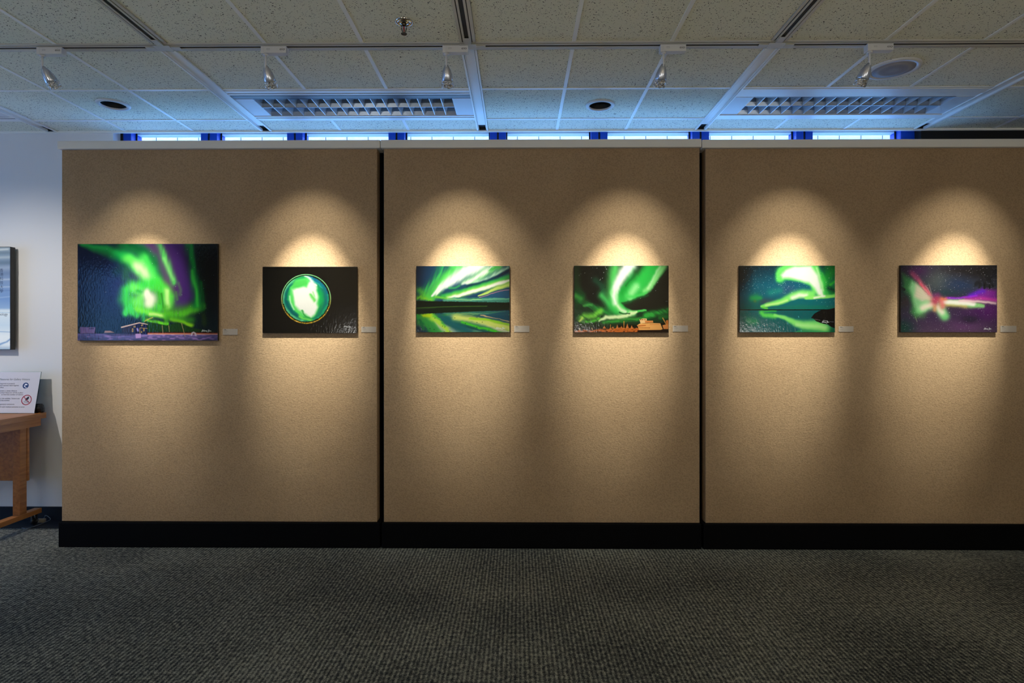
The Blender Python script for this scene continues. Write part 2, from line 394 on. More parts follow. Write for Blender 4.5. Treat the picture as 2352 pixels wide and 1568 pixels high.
# windows behind the boards: paired blue mullions, head rail, glass, sill
mull = [(275, 301), (461, 498), (659, 695), (892, 929), (1125, 1162), (1358, 1395), (1590, 1629), (1829, 1867), (2069, 2101)]
FY, GY = 5.08, 5.20
mx = [(on_y(a, 300, FY).x, on_y(b, 300, FY).x) for a, b in mull]
for i in range(8):
    a, b = mx[i], mx[i + 1]
    w = thing('window_%d' % (i + 1), 'x', 'window', (a[1], GY, 0.75)); del w['label'], w['category']; w['kind'] = 'structure'
    ox, oy, oz = a[1], GY, 0.75
    def rel(l): return [(p[0] - ox, p[1] - ox, p[2] - oy, p[3] - oy, p[4] - oz, p[5] - oz) for p in l]
    am, bmid = (a[0] + a[1]) / 2, (b[0] + b[1]) / 2
    zt = 3.374
    fr = [(am + 0.008 if i else a[0] + 0.03, a[1], FY, GY + 0.03, 0.75, 3.5), (b[0], bmid - 0.008 if i < 7 else b[1], FY, GY + 0.03, 0.75, 3.5)]
    s = boxes('window_frame', rel(fr), M_blue, w, bev=0.003)
    s['kind'] = 'structure'
    struct(boxes('window_seal', rel([(am - 0.008 if i else a[0], am + 0.008 if i else a[0] + 0.03, FY + 0.01, GY, 0.75, 3.5), (a[1], a[1] + 0.012, GY - 0.055, GY - 0.049, 0.75, 3.5), (b[0] - 0.012, b[0], GY - 0.055, GY - 0.049, 0.75, 3.5)]), M_seal, w))
    struct(boxes('head_rail', rel([(a[1], b[0], GY - 0.05, GY + 0.03, zt, 3.5), (a[1], b[0], GY - 0.05, GY + 0.03, 0.75, 0.80)]), M_reveal, w))
    struct(boxes('window_pane', rel([(a[1], b[0], GY, GY + 0.006, 0.80, zt)]), M_glass, w))
# slatted white soffit outside
bm = BM(); bm.faces.new([bm.verts.new(p) for p in ((-9, 5.6, 0), (9, 5.6, 0), (9, 11, 0), (-9, 11, 0))])
struct(obj('trim_6', bm, M_canopy, loc=(0, 0, 3.82)))
struct(boxes('trim_7', [(-9, 9, 6.42, 6.5, 3.74, 3.815), (-9, 9, 6.9, 7.0, 3.74, 3.815)], M_canopy))

# ------------------------------------------------------------------ display boards
def board(x0, x1, cx0, cx1, label, ztop_c):
    t = thing('display_board', label, 'display board', ((x0 + x1) / 2, 4.5, 0), 'fabric display boards')
    ox, oy = (x0 + x1) / 2, 4.5
    def b(n, l, m, bev): return boxes(n, [(p[0] - ox, p[1] - ox, p[2] - oy, p[3] - oy, p[4], p[5]) for p in l], m, t, bev=bev)
    zb_ = 0.188; zc0, zc1 = ztop_c - 0.062, ztop_c
    fb = b('fabric_face', [(x0, x1, PANEL_Y, PANEL_Y + 0.095, zb_, zc0 + 0.001)], M_board, 0.004)
    b('core', [(cx0 + 0.004, cx1 - 0.004, PANEL_Y + 0.096, PANEL_Y + 0.2, 0.05, zc0)], M_core, 0)
    b('fabric_back', [(x0, x1, PANEL_Y + 0.201, PANEL_Y + 0.296, zb_, zc0 + 0.001)], M_board, 0.004)
    b('top_cap', [(cx0, cx1, PANEL_Y - 0.026, PANEL_Y + 0.322, zc0 + 0.001, zc1)], M_cap, 0.006)
    b('plinth', [(cx0 + 0.010, cx1 - 0.001, PANEL_Y - 0.027, PANEL_Y + 0.323, 0.0, zb_ - 0.001)], M_plinth, 0.006)
    return t
X = lambda p: on_y(p, 700, PANEL_Y).x
XC = lambda p: on_y(p, 700, PANEL_Y - 0.026).x
zt = on_y(1100, 320, PANEL_Y - 0.026).z
board(X(142), X(866), XC(131), XC(872.6), 'tan fabric display board holding the large aurora print and the round fisheye print', zt)
board(X(881.5), X(1607), XC(873.6), XC(1611.6), 'tan fabric display board holding the lake reflection print and the orange buildings print', zt)
board(X(1620.5), X(1620.5) + 2.42, XC(1612.8), X(1620.5) + 2.45, 'tan fabric display board holding the rocky shore print and the purple starburst print', zt - 0.006)

# ------------------------------------------------------------------ painted prints (computed colours on a fine grid)
class Pic:
    def __init__(s, x0, y0, x1, y1, n):
        s.b = (x0, y0, x1, y1); s.W = n; s.H = int(n * (y1 - y0) / (x1 - x0))
        s.X, s.Y = np.meshgrid(np.linspace(x0, x1, s.W), np.linspace(y0, y1, s.H))
        s.U, s.V = s.X.copy(), s.Y.copy(); s.px = (x1 - x0) / n
        s.I = np.zeros((s.H, s.W, 3))
    def noise(s, cx, cy, seed, oct=1, rot=0.0):
        out = 0; amp = 1; tot = 0
        for o in range(oct):
            r = np.random.RandomState(seed + o); g = r.rand(64, 64)
            c_, s_ = math.cos(rot), math.sin(rot)
            u = (s.X * c_ + s.Y * s_) / cx * 2 ** o; v = (-s.X * s_ + s.Y * c_) / cy * 2 ** o
            iu, iv = np.floor(u).astype(int), np.floor(v).astype(int); fu, fv = u - iu, v - iv
            fu = fu * fu * (3 - 2 * fu); fv = fv * fv * (3 - 2 * fv)
            a = g[iv % 64, iu % 64]; b = g[iv % 64, (iu + 1) % 64]; c = g[(iv + 1) % 64, iu % 64]; d = g[(iv + 1) % 64, (iu + 1) % 64]
            out = out + amp * ((a * (1 - fu) + b * fu) * (1 - fv) + (c * (1 - fu) + d * fu) * fv); tot += amp; amp *= 0.5
        return out / tot - 0.5
    def warp(s, ax, ay, cx, cy, seed, rot=0.0):
        s.U = s.X + ax * 2 * s.noise(cx, cy, seed, 2, rot); s.V = s.Y + ay * 2 * s.noise(cx, cy, seed + 9, 2, rot)
    def mix(s, col, a):
        s.I = s.I * (1 - a[..., None]) + np.array(col, float) * a[..., None]
    def grad(s, stops, ax='y'):
        t = s.Y if ax == 'y' else s.X
        for k in range(3): s.I[..., k] = np.interp(t, [q[0] for q in stops], [q[1][k] for q in stops])
    def st(s, pts, w, col, a=1.0, k=2.0, tex=None):
        dmin = np.full(s.X.shape, 1e9)
        P = [(p[0], p[1], p[2] if len(p) > 2 else 1.0) for p in pts]
        if len(P) == 1: P = P * 2
        for (ax, ay, aw), (bx, by, bw) in zip(P, P[1:]):
            dx, dy = bx - ax, by - ay; l2 = dx * dx + dy * dy + 1e-9
            t = np.clip(((s.U - ax) * dx + (s.V - ay) * dy) / l2, 0, 1)
            d = np.hypot(s.U - ax - t * dx, s.V - ay - t * dy) / (w * (aw + (bw - aw) * t))
            dmin = np.minimum(dmin, d)
        al = a * np.exp(-np.minimum(dmin, 6) ** k)
        if tex is not None: al = np.clip(al * (1 + tex), 0, 1)
        s.mix(col, al)
    def poly(s, pts, col, a=1.0, soft=4.0):
        n = len(pts); ins = np.zeros(s.X.shape, bool); dm = np.full(s.X.shape, 1e9)
        for i in range(n):
            (ax, ay), (bx, by) = pts[i], pts[(i + 1) % n]
            cr = ((ay > s.V) != (by > s.V)) & (s.U < (bx - ax) * (s.V - ay) / ((by - ay) if by != ay else 1e-9) + ax); ins ^= cr
            dx, dy = bx - ax, by - ay; t = np.clip(((s.U - ax) * dx + (s.V - ay) * dy) / (dx * dx + dy * dy + 1e-9), 0, 1)
            dm = np.minimum(dm, np.hypot(s.U - ax - t * dx, s.V - ay - t * dy))
        sd = np.where(ins, dm, -dm); q = np.clip(sd / (2 * soft) + 0.5, 0, 1); s.mix(col, a * q * q * (3 - 2 * q))
    def stars(s, n, seed, bb, col=(225, 232, 240), lo=0.25, size=1.0):
        r = random.Random(seed)
        for _ in range(n):
            x = r.uniform(bb[0], bb[2]); y = r.uniform(bb[1], bb[3])
            i = int((x - s.b[0]) / (s.b[2] - s.b[0]) * (s.W - 1)); j = int((y - s.b[1]) / (s.b[3] - s.b[1]) * (s.H - 1))
            if 0 <= i < s.W - 1 and 0 <= j < s.H - 1:
                a = lo + (1 - lo) * r.random() ** 3
                s.I[j, i] = s.I[j, i] * (1 - a) + np.array(col) * a
                if a > 0.6 and size > 0.9: s.I[j, i + 1] = s.I[j, i + 1] * (1 - a * .5) + np.array(col) * a * .5; s.I[j + 1, i] = s.I[j + 1, i] * (1 - a * .5) + np.array(col) * a * .5
    def treeline(s, x0, x1, ybase, ytop, col, seed, step=14, h=26, down=False):
        r = random.Random(seed); x = x0; pts = [(x0, ybase(x0) if callable(ybase) else ybase)]
        while x < x1:
            y = ytop(x) if callable(ytop) else ytop; hh = r.uniform(0.15, 1) * h * (1 if not down else -1)
            pts += [(x, y), (x + step * .45, y - hh), (x + step * .9, y)]; x += step * r.uniform(0.8, 1.3)
        pts.append((x1, ybase(x1) if callable(ybase) else ybase)); u, v = s.U, s.V; s.U, s.V = s.X, s.Y; s.poly(pts, col, 1, 2.5); s.U, s.V = u, v
    def sign(s, x, y, w, h):       # illegible hand-written signature
        u, v = s.U, s.V; s.U, s.V = s.X, s.Y
        q = [(0, 1), (.07, .3), (.13, 0), (.12, .55), (.11, .9), (.17, .5), (.22, .75), (.26, .1), (.27, .75), (.33, .5), (.34, .8), (.38, .5), (.44, .5), (.43, .8), (.49, .5), (.52, .8), (.57, .55), (.55, 1.1)]
        s.st([(x + a * w, y + b * h) for a, b in q], 3.6, (235, 235, 240), .95, 3)
        q = [(.68, .1), (.71, .4), (.78, 0), (.74, .6), (.66, 1.25), (.72, .9), (.82, .5), (.81, .8), (.87, .5), (.89, .8), (.95, .55), (1, .75)]
        s.st([(x + a * w, y + b * h) for a, b in q], 3.6, (235, 235, 240), .95, 3)
        s.U, s.V = u, v

def pic1():
    p = Pic(103, 115, 1985, 1405, 430)
    p.grad([(103, (3, 20, 62)), (450, (12, 22, 66)), (750, (34, 32, 84)), (1150, (60, 34, 84)), (1500, (66, 36, 96)), (1700, (14, 26, 30)), (1800, (6, 16, 14)), (1985, (6, 7, 12))], 'x')
    p.mix((10, 34, 42), np.clip((p.Y - 780) / 450, 0, 0.85))
    p.warp(26, 14, 90, 300, 3)
    sx = p.noise(26, 500, 12, 2); s2 = p.noise(40, 700, 5, 2, 0.15)
    st = p.st
    st([(1000, 100), (1150, 300), (1250, 520), (1330, 640)], 130, (104, 52, 112), .85)
    st([(1400, 100), (1470, 350), (1560, 600), (1590, 800), (1480, 930)], 115, (78, 42, 122), .9)
    st([(150, 120, .4), (420, 190, .8), (700, 270, 1.1), (880, 380, 1.1)], 95, (16, 150, 66), .95, 3)
    st([(700, 110), (900, 180), (1080, 320), (1160, 560)], 100, (14, 128, 52), .9)
    st([(820, 120), (1000, 210), (1120, 380)], 50, (8, 78, 40), .6)
    st([(150, 118, .4), (500, 180, .8), (800, 300, 1), (950, 430, 1.1)], 48, (30, 196, 84), .9)
    st([(780, 320, .7), (920, 400, 1), (1030, 540, 1), (1090, 650, .8)], 105, (104, 240, 92), .95, 2.6)
    st([(1000, 300), (1090, 450), (1150, 620)], 62, (70, 222, 84), .8)
    st([(900, 400), (980, 480), (1050, 580), (1080, 640)], 62, (212, 255, 178), .95)
    st([(720, 420), (620, 480)], 80, (16, 66, 54), .6)
    st([(740, 560), (760, 480), (790, 600)], 55, (40, 110, 56), .6)
    # curl
    st([(1180, 640), (1290, 720), (1350, 820), (1330, 950)], 70, (92, 226, 66), .95)
    st([(1150, 650), (900, 680), (760, 740), (740, 860), (790, 980)], 90, (56, 214, 66), .95, 2.6, sx * .5)
    st([(860, 900), (1000, 990), (1180, 960), (1250, 860), (1200, 740)], 110, (74, 216, 62), .95, 2.6, sx * .5)
    st([(870, 700), (960, 780), (900, 900)], 70, (120, 246, 96), .9)
    st([(900, 730), (1000, 770)], 26, (40, 168, 54), .7)
    st([(1185, 770), (1200, 900)], 24, (46, 142, 34), .55)
    st([(1030, 780, .8), (1070, 860, 1.1), (1060, 900, 1)], 88, (252, 255, 224), 1, 3.2)
    st([(1300, 740), (1305, 860), (1320, 960)], 36, (206, 255, 150), .95)
    st([(1230, 780), (1260, 960)], 16, (30, 90, 20), .5)
    st([(740, 1030), (800, 960), (830, 1020), (890, 1060)], 46, (68, 226, 84), .95, 3, sx)
    st([(900, 980), (1000, 1020), (1140, 1060), (1270, 1070)], 42, (122, 250, 66), .95, 2.6)
    st([(1080, 1050), (1180, 1066), (1265, 1072)], 20, (214, 255, 140), .9)
    st([(1290, 960), (1290, 1180)], 36, (80, 190, 40), .8, 2.4, sx)
    st([(1320, 1060), (1480, 1050), (1620, 1000), (1770, 950)], 62, (96, 208, 42), .95, 2.4, sx * .5)
    st([(1390, 1000), (1600, 960)], 70, (60, 150, 36), .5)
    st([(990, 1060), (1000, 1140)], 24, (50, 190, 90), .8)
    st([(1040, 1130), (1160, 1165), (1320, 1190)], 26, (110, 226, 40), .9, 2.2, sx)
    st([(1380, 1120), (1500, 1150), (1640, 1200)], 30, (160, 236, 30), .95, 2.4)
    st([(1330, 1100), (1640, 1130)], 50, (60, 160, 34), .7)
    # curtains on the right
    st([(1200, 120), (1270, 300), (1340, 470), (1400, 620)], 50, (88, 196, 96), .92, 2.2, s2)
    st([(1260, 300), (1330, 480), (1385, 580)], 24, (150, 236, 130), .6)
    st([(1470, 640), (1490, 720), (1480, 790)], 24, (100, 150, 96), .5); st([(1430, 760), (1450, 860)], 18, (84, 160, 70), .5)
    st([(1600, 120), (1650, 350), (1690, 620), (1720, 800), (1700, 930)], 54, (22, 140, 58), .9, 2, s2)
    st([(1640, 480), (1690, 720), (1710, 940)], 24, (60, 214, 70), .8, 2, sx)
    st([(1760, 640), (1790, 820), (1770, 980)], 40, (18, 112, 44), .8, 2, sx)
    st([(1800, 1080), (1820, 1180)], 40, (60, 86, 20), .6)
    p.stars(150, 4, (300, 120, 1950, 1150), (190, 200, 210), .2)
    p.U, p.V = p.X, p.Y
    # hill, horizon, snow
    p.poly([(1000, 1310), (1010, 1150), (1100, 1165), (1300, 1205), (1450, 1165), (1650, 1240), (1985, 1290), (1985, 1330), (1000, 1330)], (26, 66, 22), .9, 6)
    p.poly([(103, 1290), (1985, 1290), (1985, 1400), (103, 1400)], (60, 26, 30), .85, 10)
    p.treeline(360, 720, 1320, 1285, (10, 20, 26), 6, 12, 26)
    p.poly([(103, 1312), (1985, 1322), (1985, 1410), (103, 1410)], (112, 100, 166), 1, 5)
    p.mix((60, 62, 104), np.clip((p.Y - 1330) / 60, 0, 1) * (0.5 + p.noise(200, 16, 31, 2)))
    p.mix((182, 140, 214), np.clip((p.Y - 1315) / 10, 0, 1) * np.clip(p.noise(60, 14, 33, 2) * 3, 0, .8))
    st([(1050, 1318), (1500, 1318), (1985, 1320)], 9, (255, 176, 140), .95)
    st([(1050, 1308), (1985, 1310)], 5, (200, 60, 40), .6)
    # small white hut
    p.poly([(135, 1225), (345, 1230), (328, 1308), (140, 1310)], (150, 112, 172), 1, 3)
    for i in range(4): p.poly([(258 + 18*i, 1240), (270 + 18*i, 1240), (270 + 18*i, 1254), (258 + 18*i, 1254)], (30, 26, 50), 1, 2)
    p.poly([(470, 1275), (540, 1275), (600, 1300), (460, 1305)], (196, 150, 140), .9, 4)
    # dark lodge
    p.poly([(700, 1240), (930, 1172), (1040, 1195), (1042, 1322), (700, 1310)], (24, 20, 56), 1, 2.5)
    p.poly([(683, 1222), (932, 1162), (1046, 1186), (1046, 1196), (935, 1176), (690, 1240)], (222, 186, 172), 1, 2.5)
    p.poly([(700, 1240), (850, 1205), (850, 1300), (700, 1300)], (60, 40, 30), .6, 6)
    for (a, b, c, d) in [(835, 1245, 853, 1293), (958, 1192, 980, 1212), (985, 1248, 1003, 1282), (955, 1285, 970, 1302), (857, 1210, 880, 1230)]:
        p.poly([(a, b), (c, b), (c, d), (a, d)], (232, 190, 90), .95, 2); p.poly([(a+5, b+5), (c-5, b+5), (c-5, d-5), (a+5, d-5)], (50, 34, 40), .9, 2)
    st([(905, 1250), (915, 1275)], 12, (190, 170, 255), .95); st([(940, 1240), (940, 1320)], 4, (226, 180, 90), .9); st([(945, 1238), (1040, 1244)], 4, (226, 180, 90), .9)
    st([(1006, 1148), (1060, 1118), (1110, 1100)], 8, (226, 212, 90), .8)
    p.poly([(470, 1318), (700, 1300), (1000, 1320), (820, 1340), (560, 1345)], (30, 22, 44), .55, 10)
    p.poly([(880, 1315), (955, 1315), (955, 1372), (885, 1378)], (204, 160, 226), .9, 5)
    for (a, b, c, d) in [(1240, 1205, 1252, 1308), (1328, 1205, 1338, 1290), (1500, 1176, 1548, 1350)]: st([(a, b), (c, d)], 4, (186, 150, 110), .9, 3)
    st([(1635, 1335), (1642, 1305), (1662, 1296), (1688, 1312), (1692, 1340)], 10, (214, 206, 222), .9, 3); st([(1662, 1322)], 9, (60, 40, 70), .8)
    p.sign(1770, 1262, 128, 26)
    return p
def pic2():
    p = Pic(103, 175, 1800, 1370, 310)
    p.grad([(175, (14, 13, 10)), (1370, (20, 17, 13))]); st = p.st
    cx, cy = 888, 756
    R = np.hypot(p.X - cx, p.Y - cy) + p.noise(30, 30, 8, 1) * 6; A = np.arctan2(p.Y - cy, p.X - cx)
    ins = np.clip((428 - R) / 8 + .5, 0, 1)
    bg = p.I.copy()
    p.I[:] = (14, 130, 96)
    p.warp(20, 20, 120, 120, 3); st = p.st
    def arc(r, a0, a1, n=14): return [(cx + r * math.cos(math.radians(a0 + (a1 - a0) * i / n)), cy + r * math.sin(math.radians(a0 + (a1 - a0) * i / n))) for i in range(n + 1)]
    st(arc(408, 100, 270), 34, (110, 214, 150), .95)
    st(arc(360, 110, 250), 34, (6, 92, 96), .95)
    st(arc(330, 180, 225), 24, (22, 170, 90), .7)
    st(arc(388, -88, 10), 48, (10, 108, 150), .95)
    st(arc(350, -75, 0), 10, (60, 190, 190), .7)
    st(arc(340, -30, 60), 44, (10, 84, 110), .9)
    st(arc(400, -10, 70), 22, (24, 160, 110), .9)
    st(arc(250, -45, 60), 90, (22, 176, 84), .9)
    st(arc(300, 30, 80), 60, (20, 140, 84), .8, 2, p.noise(40, 40, 77, 2) * 2)
    p.poly([(600, 560), (700, 400), (880, 350), (980, 420), (1070, 520), (1110, 700), (1120, 880), (1040, 1060), (960, 1110), (760, 1060), (640, 900), (575, 770)], (96, 228, 104), .95, 34)
    p.poly([(650, 450), (880, 410), (920, 480), (780, 530), (640, 560)], (80, 206, 90), .9, 22)
    st([(700, 390), (880, 360)], 26, (20, 150, 84), .8)
    p.poly([(640, 600), (720, 550), (900, 540), (950, 440), (1000, 420), (1050, 490), (1085, 560), (1088, 780), (1095, 900), (1040, 1020), (960, 1092), (860, 1030), (750, 950), (690, 880), (672, 740)], (248, 246, 240), 1, 34)
    st([(870, 345), (960, 400), (1060, 500)], 18, (230, 250, 235), .95)
    st([(975, 680), (1000, 740), (1040, 780)], 26, (104, 222, 92), .9); st([(1020, 620), (1030, 720)], 12, (150, 236, 140), .8)
    st([(628, 700), (636, 830), (700, 970), (820, 1080)], 15, (90, 224, 100), .9); st([(590, 700), (600, 820), (660, 940)], 16, (200, 250, 200), .8)
    st([(800, 970), (880, 1070), (970, 1120)], 12, (40, 150, 60), .8); st([(760, 1080), (900, 1130), (980, 1150)], 26, (120, 232, 90), .9)
    inner = p.I.copy(); p.I = bg
    p.I = p.I * (1 - ins[..., None]) + inner * ins[..., None]
    up = np.clip(-np.sin(A) * 1.6 + 0.9 + 0 * A, 0, 1)
    R2 = np.hypot(p.X - cx, p.Y - cy)
    p.mix((150, 236, 160), np.exp(-((R2 - 442) / 8) ** 2) * np.clip(up, .25, 1))
    p.mix((10, 22, 12), np.exp(-((R2 - 424) / 7) ** 2) * up * .9)
    jag = R2 + np.abs(p.noise(9, 9, 20, 1)) * 46
    p.mix((14, 22, 10), np.clip((jag - 414) / 6, 0, 1) * np.clip((432 - R2) / 4, 0, 1) * np.where((np.cos(A) > .3) | (np.sin(A) > .2), 1, 0))
    gold = np.clip((np.sin(A) * 1.3 + .35), 0, 1); fl = np.clip(.75 + p.noise(16, 16, 44, 2) * 1.8, 0, 1)
    p.mix((240, 176, 40), np.exp(-((R2 - 438) / 11) ** 2) * gold * fl)
    p.mix((255, 235, 180), np.exp(-((R2 - 438) / 7) ** 2) * gold * np.clip(p.noise(40, 40, 61, 2) * 4 - .5, 0, 1))
    p.U, p.V = p.X, p.Y
    p.sign(1570, 1238, 126, 32)
    return p
def pic3():
    p = Pic(125, 163, 1808, 1355, 310); st = p.st
    HOR = 905
    p.I[:] = (26, 64, 100); p.mix((14, 40, 70), np.clip((300 - p.X) / 200, 0, .7))
    p.warp(16, 26, 40, 260, 5, 0.5)
    sx = p.noise(30, 300, 21, 2, 0.35)
    st([(560, 170), (420, 420), (250, 620), (170, 640)], 60, (30, 120, 90), .8, 2, sx * 2)
    st([(600, 160), (560, 300), (440, 450), (300, 600)], 42, (50, 180, 96), .8, 2, sx * 2)
    st([(170, 600), (250, 660), (360, 720)], 60, (96, 200, 60), .8, 2, sx)
    st([(160, 740), (280, 720), (400, 740)], 40, (120, 206, 40), .9); st([(280, 740), (390, 770)], 24, (190, 220, 20), .9)
    st([(1000, 140), (760, 300), (560, 480), (420, 640), (380, 700)], 120, (84, 216, 84), .95, 2.6, sx * .5)
    st([(780, 150), (900, 220), (1100, 170)], 60, (84, 206, 96), .9)
    st([(1300, 140, 1.3), (1020, 260, 1.25), (760, 420, 1), (560, 560, .7), (420, 690, .3)], 92, (250, 250, 244), 1, 3)
    st([(1620, 150), (1400, 260), (1200, 380), (1000, 500)], 80, (120, 226, 110), .9)
    st([(1480, 190), (1300, 310), (1150, 400), (980, 500)], 46, (244, 244, 236), .95)
    st([(1800, 200), (1600, 290), (1420, 400), (1180, 470)], 44, (196, 240, 196), .9); st([(1450, 240), (1600, 160)], 30, (60, 180, 70), .8)
    p.warp(7, 9, 70, 200, 25, 0.3)
    st([(1820, 230), (1600, 350), (1400, 440), (1150, 510), (900, 560)], 36, (6, 40, 70), .97, 3)
    st([(1000, 520), (850, 580), (740, 590), (660, 610), (600, 700)], 38, (24, 66, 96), .95, 2.6)
    st([(900, 520), (820, 560), (720, 560)], 20, (60, 190, 90), .7)
    st([(1815, 340), (1600, 420), (1300, 510), (1050, 590), (800, 650), (600, 700)], 40, (52, 180, 80), .95, 2.4)
    st([(1815, 430), (1550, 490), (1250, 580), (950, 670), (700, 730)], 50, (160, 236, 90), .95, 2.6)
    st([(1815, 415, .5), (1700, 450), (1450, 530), (1150, 620), (880, 700), (700, 745)], 32, (252, 244, 236), .98, 3)
    st([(1815, 500), (1600, 560, .95), (1400, 640, .7), (1240, 705, .25)], 40, (206, 236, 110), .95, 3)
    p.poly([(1260, 735), (1500, 665), (1660, 615), (1808, 590), (1808, 760), (1260, 760)], (34, 84, 118), 1, 9)
    st([(1260, 728), (1500, 660), (1660, 610), (1815, 585)], 7, (220, 150, 170), .8)
    st([(480, 720), (620, 740), (760, 760)], 26, (110, 210, 60), .9)
    p.poly([(600, 770), (820, 725), (1200, 735), (1808, 740), (1808, 820), (600, 820)], (80, 160, 130), .85, 10)
    st([(850, 730), (1100, 745), (1300, 748)], 5, (30, 80, 50), .8); st([(680, 755), (1000, 775), (1300, 765)], 6, (190, 240, 120), .7); st([(1100, 780), (1808, 750)], 6, (150, 214, 160), .6); st([(1200, 800), (1808, 790)], 8, (40, 100, 90), .6)
    # mirror the sky into the lake
    j0 = int((HOR - 163) / (1355 - 163) * (p.H - 1)); sky = p.I[:j0][::-1]; n = p.H - j0
    src = np.clip((np.arange(n) * 1.05).astype(int), 0, sky.shape[0] - 1)
    lake = sky[src]; r = np.arange(n)
    p.I[j0:] = lake * 0.72 + np.array((10, 42, 30)) * .28
    w = (p.Y > HOR)
    p.warp(30, 12, 90, 40, 15)
    p.mix((22, 96, 92), np.where(w, np.clip((p.Y - 1040) / 120, 0, 1) * np.clip(1 - np.abs((p.X - 560 - (p.Y - 1050) * 1.6)) / 330, 0, 1) * .95, 0))
    for pts, wd, col in [([(560, 1080), (760, 1110), (1100, 1180), (1480, 1340)], 60, (20, 90, 96)), ([(1300, 1060), (1500, 1110), (1808, 1130)], 40, (26, 74, 92)), ([(830, 1090), (1100, 1120), (1400, 1190), (1808, 1280)], 62, (216, 226, 110)),
                         ([(1100, 1110), (1400, 1130), (1808, 1220)], 22, (150, 214, 40)), ([(960, 1180), (1300, 1280), (1560, 1340)], 26, (70, 200, 40)), ([(1300, 1050), (1600, 1110), (1808, 1160)], 10, (226, 180, 130)),
                         ([(150, 1080), (300, 1200), (420, 1340)], 60, (44, 150, 60)), ([(200, 1150), (240, 1290)], 30, (14, 110, 60)), ([(370, 1050), (430, 1120), (560, 1200), (700, 1340)], 52, (176, 226, 60)), ([(430, 1070), (560, 1130), (650, 1240)], 16, (90, 200, 60)), ([(250, 1060), (360, 1060)], 30, (190, 214, 20)),
                         ([(600, 1130), (800, 1220), (1100, 1340)], 40, (24, 92, 100))]:
        u = p.st(pts, wd, col, .92, 2.4)
    p.poly([(1330, 1045), (1808, 965), (1808, 1150), (1600, 1110)], (22, 72, 92), .9, 10)
    for (x, y) in [(460, 1100), (820, 1098), (1010, 1202), (1218, 1268), (1436, 1322), (600, 1246), (640, 1262), (172, 1298), (370, 1290), (446, 1306), (628, 1350), (730, 1340), (1220, 1180), (1316, 1176)]: p.U, p.V = p.X, p.Y; st([(x, y)], 7, (8, 24, 10), .9)
    p.treeline(100, 1830, 905, lambda x: 795 + (x - 125) * .018, (12, 26, 16), 3, 12, 26)
    p.treeline(100, 1830, 905, lambda x: 1025 - (x - 125) * .045, (12, 30, 18), 5, 12, 22, True)
    st([(130, 918), (500, 902), (900, 892), (1400, 886)], 9, (70, 110, 40), .75); st([(130, 936), (480, 918)], 5, (60, 100, 40), .6)
    p.sign(1565, 1262, 165, 38)
    return p
